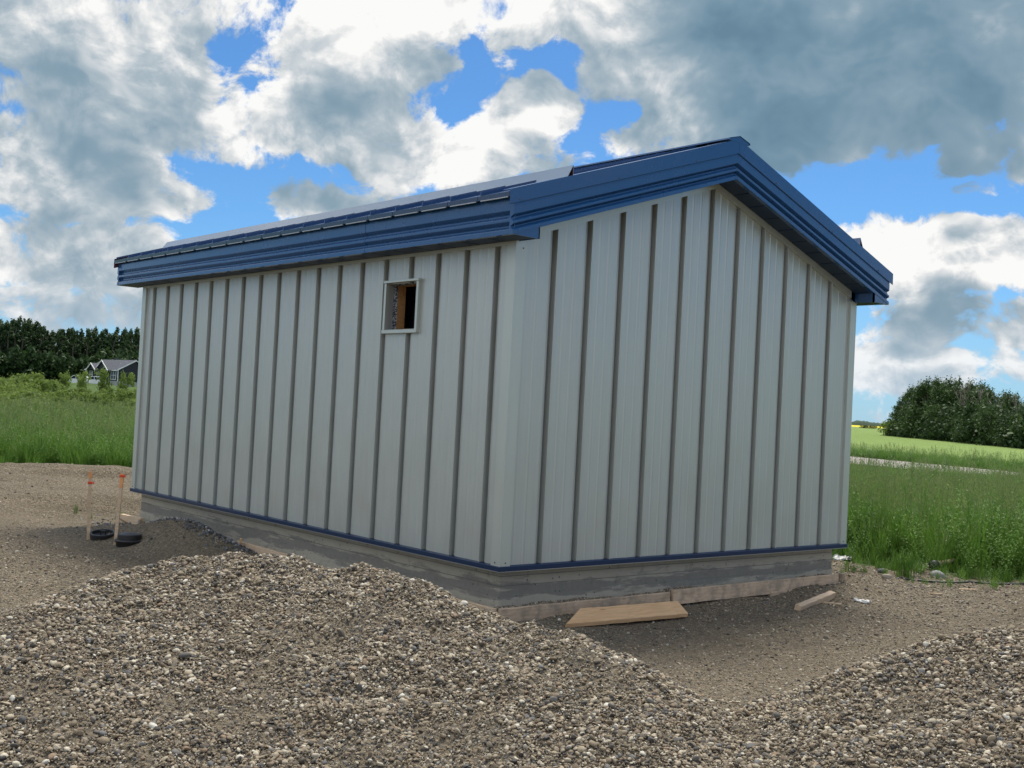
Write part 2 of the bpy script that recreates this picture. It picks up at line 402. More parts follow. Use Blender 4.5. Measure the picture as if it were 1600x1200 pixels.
STUD = mat_wood('stud_lumber', (0.56, 0.30, 0.11), (0.38, 0.18, 0.06))
BLACKP = mat_simple('black_plastic', (0.018, 0.018, 0.019), 0.45, 0.3, 7, 0.15)
ORANGE = mat_simple('orange_ribbon', (0.75, 0.07, 0.015), 0.5, 0.1, 20, 0.1)
ORANGEP = mat_simple('orange_paint', (0.74, 0.34, 0.13), 0.6, 0.15, 20, 0.1)
GREYPL = mat_simple('grey_plastic_sheet', (0.34, 0.35, 0.35), 0.4, 0.3, 14, 0.8)

def mat_concrete():
    m, t, b = new_mat('stained_concrete'); p = pos(t)
    sx = t.add('ShaderNodeSeparateXYZ', {0: p}); z = sx.outputs['Z']
    c = t.mix(t.noise(p, 3.5, 6.0, .65), (.30, .275, .22), (.47, .425, .335))
    vh = t.noise(t.vmath('MULTIPLY', p, (1, 1, 14)), 3.0, 5.0, 0.6); c = t.mix(t.maprange(vh, .45, .75, 0, .4), c, (.40, .385, .34))
    # damp and slurry stains, thickest on the middle board course, with a pale salt edge
    belt = t.maprange(t.math('ABSOLUTE', t.math('ADD', z, .245)), .0, .13, .17, -.16)
    sv = t.math('ADD', t.noise(t.vmath('MULTIPLY', p, (.8, .8, 5.5)), 2.0, 7.0, .70), belt)
    c = t.mix(t.maprange(sv, .47, .58, 0, .78, True), c, t.mix(t.noise(p, 26.0, 5.0, .7), (.11, .107, .097), (.235, .226, .20)))
    c = t.mix(t.maprange(t.math('ABSOLUTE', t.math('SUBTRACT', sv, .485)), .0, .014, .42, 0), c, (.46, .44, .385))
    sp2 = t.noise(p, 9.0, 6.0, .7); c = t.mix(t.maprange(sp2, .56, .70, 0, .55, True), c, (.12, .11, .09))
    for zl in (-.105, -.185): c = t.mix(t.maprange(t.math('ABSOLUTE', t.math('SUBTRACT', z, zl)), .002, .006, .65, 0), c, (.11, .105, .09))
    vb_ = t.add('ShaderNodeTexVoronoi', {'Vector': p, 'Scale': 13.0}); c = t.mix(t.maprange(vb_.outputs['Distance'], .07, .13, .8, 0, True), c, (.03, .03, .03))
    t.set(b, 'Base Color', c); b.inputs['Roughness'].default_value = 0.85
    bump(t, b, t.math('ADD', t.noise(p, 40, 5, .65), t.math('MULTIPLY', vh, 1.0)), 0.5, 0.006)
    return m
CONCRETE = mat_concrete()

PEB = [(0.0, (.035, .036, .038)), (.11, (.085, .088, .092)), (.20, (.20, .155, .10)), (.34, (.30, .238, .16)), (.48, (.40, .325, .225)), (.60, (.20, .148, .10)), (.70, (.49, .41, .295)), (.80, (.15, .153, .155)), (.86, (.64, .57, .44)), (.95, (.31, .205, .13)), (.975, (.74, .70, .60))]
def mat_pebble(name='pebble_stone', gain=1.0):
    m, t, b = new_mat(name)
    oi = t.add('ShaderNodeObjectInfo'); p = pos(t)
    c = t.ramp(oi.outputs['Random'], [(q, tuple(k * gain * .97 for k in c_)) for q, c_ in PEB], 'CONSTANT')
    r2 = t.math('FRACT', t.math('MULTIPLY', oi.outputs['Random'], 57.31))
    c = t.mix(t.math('MULTIPLY', r2, 0.4), c, (.20 * gain, .155 * gain, .10 * gain))
    n = t.noise(p, 90.0, 4.0, .6)
    c = t.mix(t.maprange(n, .3, .7, 0, .4), c, (.13 * gain, .105 * gain, .072 * gain))
    t.set(b, 'Base Color', c); b.inputs['Roughness'].default_value = 0.75; b.inputs['Specular IOR Level'].default_value = 0.35
    bump(t, b, n, .25, .002)
    return m
PEBBLE = mat_pebble()
PEBFINE = mat_pebble('fine_gravel_stone', 0.92)
PEBGREY = None

def gravel_soil(t, p, base, lo, hi, s1=70.0, amt=0.8):
    vo_ = t.add('ShaderNodeTexVoronoi', {'Vector': p, 'Scale': s1, 'Randomness': 1.0})
    cs = t.add('ShaderNodeSeparateColor', {0: vo_.outputs['Color']})
    stone = t.ramp(cs.outputs[0], [(0.0, lo), (.25, tuple(k * .8 for k in base)), (.5, base), (.75, tuple(k * 1.25 for k in base)), (.93, hi)], 'CONSTANT')
    dirt = t.mix(t.noise(p, 3.0, 6.0, .65), tuple(k * .72 for k in base), tuple(k * 1.12 for k in base))
    k = t.maprange(t.noise(p, 1.1, 4.0, .6), .3, .7, amt * .55, amt)
    c = t.mix(k, dirt, stone)
    vo2 = t.add('ShaderNodeTexVoronoi', {'Vector': p, 'Scale': s1 * 2.3})
    h = t.math('ADD', t.math('MULTIPLY', vo_.outputs['Distance'], -1.0), t.math('MULTIPLY', vo2.outputs['Distance'], -.5))
    h = t.math('ADD', h, t.math('MULTIPLY', t.noise(p, 9.0, 6.0, .7), 2.0))
    return c, h
def mat_ground():
    m, t, b = new_mat('yard_ground'); p = pos(t)
    c, h = gravel_soil(t, p, (.255, .208, .146), (.085, .07, .052), (.45, .385, .29), 60.0, .85)
    # broad variation: damp, darker patches and paler dried ones
    pt = t.noise(t.vmath('MULTIPLY', p, (.7, 1.0, 1)), .55, 5.0, .62)
    c = t.mix(t.maprange(pt, .38, .62, .42, 0.0, True), c, (.155, .125, .086))
    gat = t.add('ShaderNodeAttribute', attribute_name='grass').outputs['Fac']
    gn = t.noise(p, 1.6, 5.0, .65)
    gcol = t.mix(gn, (.045, .085, .018), (.10, .15, .035))
    k = t.maprange(t.math('ADD', gat, t.math('MULTIPLY', t.math('SUBTRACT', gn, .5), .7)), .42, .58, 0.0, 1.0, True)
    c = t.mix(k, c, gcol)
    t.set(b, 'Base Color', c); b.inputs['Roughness'].default_value = .92; b.inputs['Specular IOR Level'].default_value = .2
    bump(t, b, h, 1.0, .02)
    return m
GROUND = mat_ground()
def mat_soil(name, base, s1):
    m, t, b = new_mat(name); p = pos(t)
    c, h = gravel_soil(t, p, base, (.07, .07, .07), (.40, .36, .30), s1, .8)
    t.set(b, 'Base Color', c); b.inputs['Roughness'].default_value = .92; b.inputs['Specular IOR Level'].default_value = .2
    bump(t, b, h, .9, .012)
    return m
PILESOIL = mat_soil('pile_sand', (.185, .150, .104), 60.0)

def mat_leaf(name, c0, c1, trans=.3, nscale=.35, rough=.6):
    m, t, b = new_mat(name); p = pos(t); oi = t.add('ShaderNodeObjectInfo')
    n = t.noise(p, nscale, 3.0, .6); fn = t.noise(p, nscale * 9, 2.0, .5)
    k = t.math('ADD', t.math('MULTIPLY', n, .7), t.math('MULTIPLY', fn, .6)); k = t.math('ADD', k, t.math('MULTIPLY', oi.outputs['Random'], .35))
    c = t.ramp(k, [(.4, c0), (1.05, c1)])
    t.set(b, 'Base Color', c); b.inputs['Roughness'].default_value = rough; b.inputs['Specular IOR Level'].default_value = .3
    tr = t.add('ShaderNodeBsdfTranslucent', {'Color': c}); mx = t.add('ShaderNodeMixShader', {0: trans})
    t.l.new(b.outputs[0], mx.inputs[1]); t.l.new(tr.outputs[0], mx.inputs[2])
    t.l.new(mx.outputs[0], t.n['Material Output'].inputs['Surface'])
    return m
LEAF_DARK = mat_leaf('poplar_leaf', (.018, .045, .014), (.05, .095, .028), .22, .15)
LEAF_CLUMP = mat_leaf('tree_leaf', (.02, .048, .014), (.062, .11, .03), .25, .3)
LEAF_WILLOW = mat_leaf('willow_leaf', (.085, .14, .024), (.23, .31, .07), .4, .5)
GRASS = mat_leaf('grass_blade', (.030, .092, .010), (.15, .28, .042), .42, .9)
GRASSY = mat_leaf('grass_head', (.13, .20, .06), (.25, .30, .11), .3, .6)
BARK = mat_simple('bark', (.10, .085, .065), .9, .35, 5, .5)
BARKP = mat_simple('dead_bark', (.23, .20, .17), .9, .3, 5, .5)

# ================================================================== THE SETTING
def axis_coords(a, b, step, far, growth=1.13):
    mid = np.arange(a, b + step / 2, step); lo = []; hi = []
    s_ = step; q = a
    while q > -far: s_ *= growth; q -= s_; lo.append(q)
    s_ = step; q = b
    while q < far: s_ *= growth; q += s_; hi.append(q)
    return np.array(lo[::-1] + list(mid) + hi)
gx = axis_coords(-17.0, 9.0, 0.085, 6000); gy = axis_coords(-8.0, 10.5, 0.085, 6000)
GX, GY = np.meshgrid(gx, gy)
GZZ = ground_z(GX, GY)

# where the yard gives way to grass: distance past the yard's edge (a line left of the shed, one right of it)
EDGE = [np.array(p) for p in ((-40.0, -20.0), (-19.5, -1.6), (-17.4, 2.6), (-14.5, 7.5), (-6.0, 8.2), (-0.9, 6.55), (0.2, 6.95), (1.0, 7.5), (3.5, 8.2), (9.0, 10.0), (30.0, 22.0))]
def edge_signed(x, y):
    x = np.asarray(x, float); y = np.asarray(y, float); best = np.full(x.shape, 1e9); sg = np.zeros(x.shape)
    for a, b in zip(EDGE[:-1], EDGE[1:]):
        d_ = b - a; L_ = np.hypot(*d_); t_ = np.clip(((x - a[0]) * d_[0] + (y - a[1]) * d_[1]) / L_ ** 2, 0, 1)
        qx, qy = x - (a[0] + t_ * d_[0]), y - (a[1] + t_ * d_[1]); dd = np.hypot(qx, qy)
        side = np.sign(d_[0] * (y - a[1]) - d_[1] * (x - a[0]))
        m = dd < best; best = np.where(m, dd, best); sg = np.where(m, side, sg)
    return best * sg          # > 0 on the grass side
ES = edge_signed(GX, GY) + 0.5 * vnoise(GX * .9, GY * .9, 31)
grass_attr = sstep(-0.15, 0.5, ES)
ground = link('ground', grid_mesh('ground', GX, GY, GZZ, GROUND, {'grass': grass_attr.ravel()}))
tag(ground, kind='structure')

def strip(name, mat, left, right, lift, nseg=60, ncross=6, skirt=0.0):
    """a ribbon of ground between two polylines (lists of xy), following the terrain"""
    def resamp(pl):
        pl = np.array(pl, float); s_ = np.r_[0, np.cumsum(np.hypot(*np.diff(pl, axis=0).T))]; u_ = np.linspace(0, s_[-1], nseg)
        return np.stack([np.interp(u_, s_, pl[:, 0]), np.interp(u_, s_, pl[:, 1])], 1)
    A, B = resamp(left), resamp(right); t_ = np.linspace(0, 1, ncross)
    Xs = A[:, None, 0] * (1 - t_) + B[:, None, 0] * t_; Ys = A[:, None, 1] * (1 - t_) + B[:, None, 1] * t_
    Zs = ground_z(Xs, Ys) + lift
    if skirt:
        Zs[0] -= skirt; Zs[-1] -= skirt; Zs[:, 0] -= skirt; Zs[:, -1] -= skirt
    return tag(link(name, grid_mesh(name, Xs, Ys, Zs, mat)), kind='structure')
ROADM = mat_soil('road_gravel', (.33, .30, .265), 9.0)
f0, f1 = onz(1328, 717, -.45)[:2], onz(1589, 739.5, -.45)[:2]
rd = (f1 - f0) / np.linalg.norm(f1 - f0); rn = np.array([rd[1], -rd[0]])
if rn @ (CAM[:2] - f0) < 0: rn = -rn
# the road meets the field edge f0-f1 on its far side
ra, rb = f0 - rd * 260, f1 + rd * 260
strip('road', ROADM, [ra, rb], [ra + rn * 7.5, rb + rn * 7.5], 0.06, 160, 5)

def mat_field(name, c0, c1, scale=1.0, rows=None):
    m, t, b = new_mat(name); p = pos(t)
    n = t.noise(p, .05 * scale, 4.0, .6); n2 = t.noise(t.vmath('MULTIPLY', p, (1, 1, 1)), 2.5 * scale, 4.0, .65)
    c = t.mix(t.math('ADD', t.math('MULTIPLY', n, .6), t.math('MULTIPLY', n2, .5)), c0, c1)
    t.set(b, 'Base Color', c); b.inputs['Roughness'].default_value = .9; b.inputs['Specular IOR Level'].default_value = .15
    bump(t, b, n2, 1.0, .25)
    return m
FIELD = mat_field('green_crop', (.12, .20, .045), (.24, .32, .09))
CANOLA = mat_field('canola_bloom', (.52, .44, .03), (.68, .58, .05), .4)
va, vb2 = ra - rn * 5.5, rb - rn * 5.5
vd = -rn
strip('crop_field', FIELD, [va, vb2], [va + vd * 480 - rd * 300, vb2 + vd * 480 + rd * 300], 0.42, 140, 60, 0.4)
strip('canola_field', CANOLA, [va + vd * 560 - rd * 400, vb2 + vd * 560 + rd * 400], [va + vd * 880 - rd * 600, vb2 + vd * 880 + rd * 600], 1.3, 80, 20, 1.2)

# far hills with woods on the horizon, right of the shed
m_, t_, b_ = new_mat('far_wood'); t_.set(b_, 'Base Color', t_.mix(t_.noise(pos(t_), .02, 5, .6), (.030, .055, .035), (.06, .09, .05))); b_.inputs['Roughness'].default_value = 1.0
FARW = m_
def far_wood(px0, px1, dist, h0, h1, seed):
    n = 260; xs = np.linspace(px0, px1, n); rows = []
    for k, (dd, hf) in enumerate(((0, 0), (4, .7), (14, 1), (40, 1), (60, 0))):
        P = np.array([at(x, 660, dist + dd) for x in xs]); zb = ground_z(P[:, 0], P[:, 1])
        hh = h0 + (h1 - h0) * (fbm(xs * .02, xs * 0 + seed, 3, seed) + .5) + 1.5 * fbm(xs * .35 + k, xs * 0 + k * 3.1, 2, seed + 5)
        rows.append(np.stack([P[:, 0], P[:, 1], zb - (1.0 if hf == 0 else 0) + hh * hf], 1))
    A = np.array(rows)
    return grid_mesh('far_wood', A[..., 0], A[..., 1], A[..., 2], FARW)
tag(link('far_woodland', far_wood(1180, 1900, 1150, 2.5, 5.5, 3)), 'dark strip of distant woodland on the horizon beyond the yellow field', 'woodland', kind='stuff')

# ---------------------------------------------------------------- gravel heaps
def pebble_sources(n, mat, seed):
    out = []
    for k in range(n):
        bm = bmesh.new(); bmesh.ops.create_icosphere(bm, subdivisions=2, radius=1.0)
        r_ = random.Random(seed + k)
        ax = [Vector((r_.gauss(0, 1), r_.gauss(0, 1), r_.gauss(0, 1))).normalized() for _ in range(7)]
        cut = [r_.uniform(.62, .9) if k % 2 else r_.uniform(.45, .8) for _ in ax]
        for v in bm.verts:
            p = v.co.copy()
            for a, c_ in zip(ax, cut):
                d_ = p.dot(a)
                if d_ > c_: p -= a * (d_ - c_) * .8
            v.co = p
        me = bpy.data.meshes.new('pebble'); bm.to_mesh(me); bm.free()
        me.materials.append(mat); me.polygons.foreach_set('use_smooth', [k % 2 == 1] * len(me.polygons)); out.append(me)
    return out
PSRC = pebble_sources(6, PEBBLE, 100)
PFINE = pebble_sources(3, PEBFINE, 200)

def heap_fn(crest, sf, sb, ss):
    """height of a heap tipped along a crest line: slopes fall off from every crest point"""
    C_ = []
    for (p0, p1) in zip(crest[:-1], crest[1:]):
        for k in range(8): C_.append(np.array(p0) * (1 - k / 8) + np.array(p1) * k / 8)
    C_.append(np.array(crest[-1])); C_ = np.array(C_)
    def fn(x, y):
        h = np.full(x.shape, -9.0); T = 0.035; acc = np.zeros(x.shape)
        for c in C_:
            e = CAM[:2] - c[:2]; e = e / np.linalg.norm(e)
            dx, dy = x - c[0], y - c[1]; al = dx * e[0] + dy * e[1]; pe = -dx * e[1] + dy * e[0]
            k = np.where(al > 0, sf, sb)
            acc = acc + np.exp(np.clip((c[2] - np.sqrt((k * al) ** 2 + (ss * pe) ** 2 + .0016) + .04) / T, -60, 40))
        h = T * np.log(acc + 1e-30) - T * 1.1
        return h
    return fn
def crest_pts(lst): return [at(px, py, d_) for px, py, d_ in lst]
crestA = crest_pts([(-260, 1110, 5.6), (-100, 1035, 5.9), (0, 985, 6.1), (60, 952, 6.4), (130, 915, 6.8), (200, 893, 7.1), (250, 877, 7.3), (300, 864, 7.4), (390, 870, 7.4), (450, 873, 7.35), (540, 878, 7.3), (600, 895, 7.1), (660, 912, 6.95), (700, 931, 6.85),
                    (780, 968, 6.6), (840, 984, 6.4), (885, 984, 6.25), (930, 1007, 6.1), (1000, 1075, 5.85), (1060, 1124, 5.65), (1130, 1172, 5.45), (1200, 1212, 5.25), (1290, 1258, 5.05)])
crestB = crest_pts([(1195, 1205, 5.3), (1240, 1156, 5.5), (1290, 1118, 5.7), (1350, 1078, 5.95), (1420, 1038, 6.15), (1500, 1001, 6.3), (1560, 993, 6.3), (1620, 990, 6.25), (1720, 1000, 6.1), (1850, 1060, 5.9)])
fA, fB = heap_fn(crestA, .25, .62, .55), heap_fn(crestB, .30, .62, .55)
def rough(x, y, s=0):
    a = fbm(x * 1.6, y * 1.6, 2, 41 + s) * .055 + fbm(x * 5, y * 5, 3, 47 + s) * .050 + fbm(x * 15, y * 15, 2, 53 + s) * .016
    return a
def heap_z(fn, x, y, s): return fn(x, y) + rough(x, y, s) - (.045 if s == 0 else .035)
def clods(x, y, s):        # 0..1: where sandy fines lie bare between the stones
    return sstep(.10, .34, .8 * fbm(x * 1.7 + 5, y * 1.7, 3, 61 + s) + .45 * fbm(x * 6, y * 6, 2, 66 + s))

def build_heap(fn, x0, x1, y0, y1, seed, label, n_big, n_small):
    st = .03
    xs = np.arange(x0, x1, st); ys = np.arange(y0, y1, st); X_, Y_ = np.meshgrid(xs, ys)
    Z_ = heap_z(fn, X_, Y_, seed); Gd = ground_z(X_, Y_)
    keep = Z_ > Gd - .05
    h, w_ = X_.shape; idx = np.arange(h * w_).reshape(h, w_)
    F = np.stack([idx[:-1, :-1], idx[:-1, 1:], idx[1:, 1:], idx[1:, :-1]], -1).reshape(-1, 4)
    F = F[keep.ravel()[F].any(1)]
    use, inv = np.unique(F, return_inverse=True)
    V = np.stack([X_, Y_, Z_ - .006], -1).reshape(-1, 3)[use]
    pile = link('gravel_pile', np_mesh('gravel_pile', V, inv.reshape(-1, 4), PILESOIL, None, True))
    tag(pile, label, 'gravel pile', kind='stuff')
    def pick(n):
        x = rng.uniform(x0, x1, n); y = rng.uniform(y0, y1, n); z = heap_z(fn, x, y, seed); ok = z > ground_z(x, y) - .03
        # keep what can face the yard in front and a margin round the crest
        return x[ok], y[ok], z[ok]
    P, S, R_ = [], [], []
    for n, lo, hi, med, sd, bare in ((n_big, .0035, .0175, .0062, .50, .80), (n_small, .002, .0055, .0036, .35, .30)):
        x, y, z = pick(n); ok = rng.random(len(x)) > bare * clods(x, y, seed); x, y, z = x[ok], y[ok], z[ok]
        r_ = np.clip(med * np.exp(rng.normal(0, sd, len(x))), lo, hi)
        P.append(np.stack([x, y, z + r_ * rng.uniform(-.35, .45, len(x))], 1))
        S.append(r_[:, None] * np.stack([rng.uniform(.95, 1.5, len(x)), rng.uniform(.8, 1.15, len(x)), rng.uniform(.5, .85, len(x))], 1))
        R_.append(np.stack([rng.normal(0, .45, len(x)), rng.normal(0, .45, len(x)), rng.uniform(0, 6.3, len(x))], 1))
    P = np.concatenate(P); S = np.concatenate(S); R_ = np.concatenate(R_)
    # a few bigger cobbles
    x, y, z = pick(26); P = np.r_[P, np.stack([x, y, z + .008], 1)]; q = rng.uniform(.018, .030, len(x)); S = np.r_[S, q[:, None] * np.array([[1.3, 1, .65]])]; R_ = np.r_[R_, rng.normal(0, .5, (len(x), 3)) + np.array([0, 0, 1.0])]
    pb = scatter('pebbles', P, S, R_, rng.integers(0, len(PSRC), len(P)), PSRC, pile); pb['kind'] = 'stuff'
    return pile
build_heap(fA, -1.6, 5.6, -7.2, -.2, 0, 'long low gravel pile across the left foreground in front of the shed', 300000, 280000)
build_heap(fB, 2.6, 7.4, -3.2, 1.4, 3, 'smaller gravel pile at the right front corner of the yard', 130000, 120000)

# loose stones lying on the yard
def yard_stones():
    n = 260000
    d_ = 5.5 + (26 - 5.5) * rng.random(n) ** 1.35; px = rng.uniform(-250, 1900, n)
    azs = YAW + np.arctan((px - 800) / FPX)
    x = CAM[0] + np.sin(azs) * d_; y = CAM[1] + np.cos(azs) * d_
    ok = (edge_signed(x, y) < .3) & (rng.random(n) > .93 * sstep(12.5, 15.5, d_) * (x < -4)) & ~((x > -6.6) & (x < -3.2) & (y > -1.6) & (rng.random(n) < .75)) & ~((x > -7.4) & (x < -.12) & (y > .12) & (y < 4.9))
    x, y = x[ok], y[ok]; z = ground_z(x, y)
    r_ = np.clip(.0054 * np.exp(rng.normal(0, .42, len(x))) * np.clip(np.hypot(x - CAM[0], y - CAM[1]) / 11, .8, 1.5), .003, .022)
    P = np.stack([x, y, z + r_ * .25], 1)
    S = r_[:, None] * np.stack([rng.uniform(1, 1.5, len(x)), rng.uniform(.8, 1.1, len(x)), rng.uniform(.5, .8, len(x))], 1)
    R_ = np.stack([rng.normal(0, .3, len(x)), rng.normal(0, .3, len(x)), rng.uniform(0, 6.3, len(x))], 1)
    o = scatter('yard_stones', P, S, R_, rng.integers(0, len(PFINE), len(x)), PFINE)
    tag(o, 'fine loose gravel strewn over the bare yard around the shed', 'gravel', kind='stuff')
yard_stones()

# ================================================================== THE SHED
L, W = 7.5, 4.997; PITCHP = 0.4064; YP = W / 2; SL = 0.338; RD = 0.020; GD = 0.070; GW = 0.027
def ztop(y): return 3.511 - SL * abs(y - YP)
def zsof(y): return 3.565 - 0.3315 * abs(y - YP)
def zroof(y): return 3.0 + (YP - abs(y - YP) + .25) * SL
OG, OE, ZS, ZF = 0.247, 0.254, 2.654, 2.957
shed = empty('metal_shed', (0, 0, 0))
tag(shed, 'grey metal panel shed with blue fascia and gable roof on a concrete footing', 'shed')

rx = [-(0.265 + PITCHP * i) for i in range(18)]            # seam positions, long wall
ry = [0.4575 + PITCHP * i for i in range(11)]              # seam positions, gable wall
HW = 2.625
WX0, WX1, WZ0, WZ1 = -1.822, -1.335, 1.955, 2.388          # window opening
def joint(a, axis):
    """section across a panel joint: raised hem, then a deep reveal, then the eased edge of the next panel"""
    sg = 1 if axis == 'x' else -1
    return [(a - sg * .008, RD), (a - sg * .0075, -.003), (a - sg * .001, -.004), (a, -.002), (a + sg * .001, GD), (a + sg * GW, GD), (a + sg * (GW + .0015), RD + .014), (a + sg * (GW + .008), RD + .007), (a + sg * (GW + .035), RD)]
def seam(mb, a, z0, z1, axis):
    prof = joint(a, axis)
    if axis == 'x': secs = [[(p, q, z) for p, q in prof] for z in (z0, z1)]
    else: secs = [[(-q, p, (z0 if e == 0 else ztop(p))) for p, q in prof] for e in (0, 1)]
    mb.loft(secs, closed=False)
pan_cache = {}
edges = [-0.0] + rx + [-L]
for i in range(len(edges) - 1):
    xr, xl = edges[i], edges[i + 1]
    mb = MB(); bow = .0
    def pan(x0, x1, z0, z1):
        # flat pan with two shallow stiffening beads
        if x0 in rx: x0 = x0 + GW + .035
        if x1 in rx: x1 = x1 - .008
        w_ = x1 - x0
        prof = [(x0, RD)]
        if w_ > .3:
            for c in (.34, .67):
                cx = x0 + w_ * c; prof += [(cx - .014, RD), (cx - .006, RD - .0025), (cx + .006, RD - .0025), (cx + .014, RD)]
        prof.append((x1, RD))
        mb.loft([[(x, y, z) for x, y in prof] for z in (z0, z1)], closed=False)
    if xl < WX0 < xr or xl < WX1 < xr or (xl > WX0 and xr < WX1):
        pan(xl, xr, 0, WZ0); pan(xl, xr, WZ1, HW)
        if xl < WX0: pan(xl, WX0, WZ0, WZ1)
        if xr > WX1: pan(WX1, xr, WZ0, WZ1)
        if i > 0:
            if WX0 < xr < WX1: seam(mb, xr, 0, WZ0 - .03, 'x'); seam(mb, xr, WZ1 + .03, HW, 'x')
            else: seam(mb, xr, 0, HW, 'x')
        mb.obj('wall_panel', PANEL, shed, fix=False)
    else:
        key = round(xr - xl, 3)
        if i > 0 and key in pan_cache: link('wall_panel', pan_cache[key][0], shed, (xr - pan_cache[key][1], 0, 0))
        else:
            pan(xl, xr, 0, HW)
            if i > 0: seam(mb, xr, 0, HW, 'x')
            o = mb.obj('wall_panel', PANEL, shed, fix=False)
            if i > 0: pan_cache[key] = (o.data, xr)
edges = [0.0] + ry + [W]
for i in range(len(edges) - 1):
    y0, y1 = edges[i], edges[i + 1]; mb = MB(); ysm = y0
    if i > 0: y0 += .008
    if i < len(edges) - 2: y1 -= GW + .035
    ys = [y0]
    if y1 - y0 > .3:
        for c in (.34, .67): cy = y0 + (y1 - y0) * c; ys += [cy - .014, cy - .006, cy + .006, cy + .014]
    ys.append(y1)
    if y0 < YP < y1: ys = sorted(ys + [YP])
    dep = {}
    for y in ys: dep[y] = -RD
    if y1 - y0 > .3:
        for c in (.34, .67):
            cy = y0 + (y1 - y0) * c
            for y in ys:
                if abs(y - cy) < .0065: dep[y] = -RD + .0025
    mb.loft([[(dep[y], y, 0) for y in ys], [(dep[y], y, ztop(y)) for y in ys]], closed=False)
    if i > 0: seam(mb, ysm, 0, 0, 'y')
    mb.obj('wall_panel', PANEL, shed, fix=False)
# plain back and far walls (not in view) with the same cladding colour
mb = MB(); mb.box(-L, -.066, W - .06, W - .04, 0, 2.66); mb.obj('rear_wall', PANEL, shed)
mb = MB(); mb.loft([[(x, y, z) for y, z in ((.07, 0), (W - .07, 0), (W - .07, ztop(W - .07)), (YP, ztop(YP)), (.07, ztop(.07)))] for x in (-L + .02, -L + .04)]); mb.obj('end_wall', PANEL, shed)
# dark sheathing behind the panels so the wall has thickness
def wallbox(name, mat, y0, y1):
    mb = MB()
    mb.box(-L + .05, WX0, y0, y1, 0, HW); mb.box(WX1, -.12, y0, y1, 0, HW)
    mb.box(WX0, WX1, y0, y1, 0, WZ0); mb.box(WX0, WX1, y0, y1, WZ1, HW)
    return mb.obj(name, mat, shed)
m_, t_, b_ = new_mat('foam_board'); p_ = pos(t_)
v_ = t_.add('ShaderNodeTexVoronoi', {'Vector': p_, 'Scale': 95.0}); c_ = t_.add('ShaderNodeSeparateColor', {0: v_.outputs['Color']})
t_.set(b_, 'Base Color', t_.ramp(c_.outputs[0], [(0, (.06, .07, .09)), (.4, (.22, .25, .30)), (.7, (.55, .58, .62))], 'CONSTANT')); b_.inputs['Roughness'].default_value = .8
bump(t_, b_, v_.outputs['Distance'], .6, .004); FOAM = m_
wallbox('foam_board', FOAM, .0735, .125)
wallbox('stud_wall', STUD, .1255, .215)
m_, t_, b_ = new_mat('black_poly'); p_ = pos(t_)
n_ = t_.noise(t_.vmath('MULTIPLY', p_, (1, 1, .35)), 9.0, 4.0, .6, Distortion=1.2)
t_.set(b_, 'Base Color', t_.mix(n_, (.008, .009, .014), (.03, .032, .045))); b_.inputs['Roughness'].default_value = .38; bump(t_, b_, n_, 1.0, .05); POLY = m_
mb = MB(); pts = []
for k in range(25):
    x = -L + .2 + k * (L - .5) / 24
    pts.append((x, .36 + .03 * math.sin(k * 2.1) + .02 * math.sin(k * 5.3)))
mb.loft([[(x, y, z) for x, y in pts] for z in (0.05, 2.55)], closed=False); mb.obj('poly_sheet', POLY, shed, fix=False)
mb = MB(); mb.box(-L + .06, -.07, .5, W - .1, -.02, 0.0); mb.obj('slab', CONCRETE, shed)
mb = MB(); mb.loft([[(x, y, z) for y, z in ((.07, .0), (W - .07, .0), (W - .07, ztop(W - .07) - .03), (YP, ztop(YP) - .03), (.07, ztop(.07) - .03))] for x in (-.12, -.078)]); mb.obj('gable_sheathing', DARK, shed)

# window: a bare trim frame standing proud of the seams, no pane fitted yet
win = MB()
fo, fi, y0, y1 = .027, 0.0, -.016, .022
win.box(WX0 - fo, WX0 + .004, y0, y1, WZ0 - fo, WZ1 + fo)
wf = win.obj('window_frame', TRIM, shed, bevel=.002)
win = MB(); win.box(WX1 - .004, WX1 + fo, y0, y1, WZ0 - fo, WZ1 + fo); win.obj('side_jamb', TRIM, wf, bevel=.002)
mb = MB(); mb.loft([[(x, y, z) for y, z in ((y0 - .006, WZ0 - fo - .004), (y1, WZ0 - fo - .004), (y1, WZ0 + .012), (y0 - .006, WZ0 + .002))] for x in (WX0 - fo - .004, WX1 + fo + .003)]); mb.obj('sill', TRIM, wf, bevel=.002)
mb = MB(); mb.box(WX0 - fo - .004, WX1 + fo + .01, y0 - .010, y1, WZ1 + .008, WZ1 + fo + .004); mb.obj('head_flashing', TRIM, wf, bevel=.002)
mb = MB(); mb.box(WX0 - .001, WX0 + .004, .0222, .073, WZ0, WZ1); mb.obj('jamb_liner', PANEL, wf)

# trims
def l_trim(name, mat, p, za, zb, sx, sy, w_=.112, out=.004, parent=shed):
    """corner angle with its outer corner at p; legs run along sx*x and sy*y"""
    x, y = p; t_ = .003
    q = [(x, y), (x + sx * w_, y), (x + sx * w_, y - (-sy) * t_), (x + sx * t_, y + sy * t_), (x + sx * t_, y + sy * w_), (x, y + sy * w_)]
    mb = MB(); mb.loft([[(a, b, za) for a, b in q], [(a, b, zb) for a, b in q]])
    # returns down to the pan
    mb.box(min(x + sx * w_, x + sx * (w_ - .003)), max(x + sx * w_, x + sx * (w_ - .003)), min(y + sy * t_, y + sy * .044), max(y + sy * t_, y + sy * .044), za, zb)
    mb.box(min(x + sx * t_, x + sx * .044), max(x + sx * t_, x + sx * .044), min(y + sy * w_, y + sy * (w_ - .003)), max(y + sy * w_, y + sy * (w_ - .003)), za, zb)
    return mb.obj(name, mat, parent)
ct = l_trim('corner_trim', TRIM, (.006, -.006), -.012, 2.655, -1, 1)
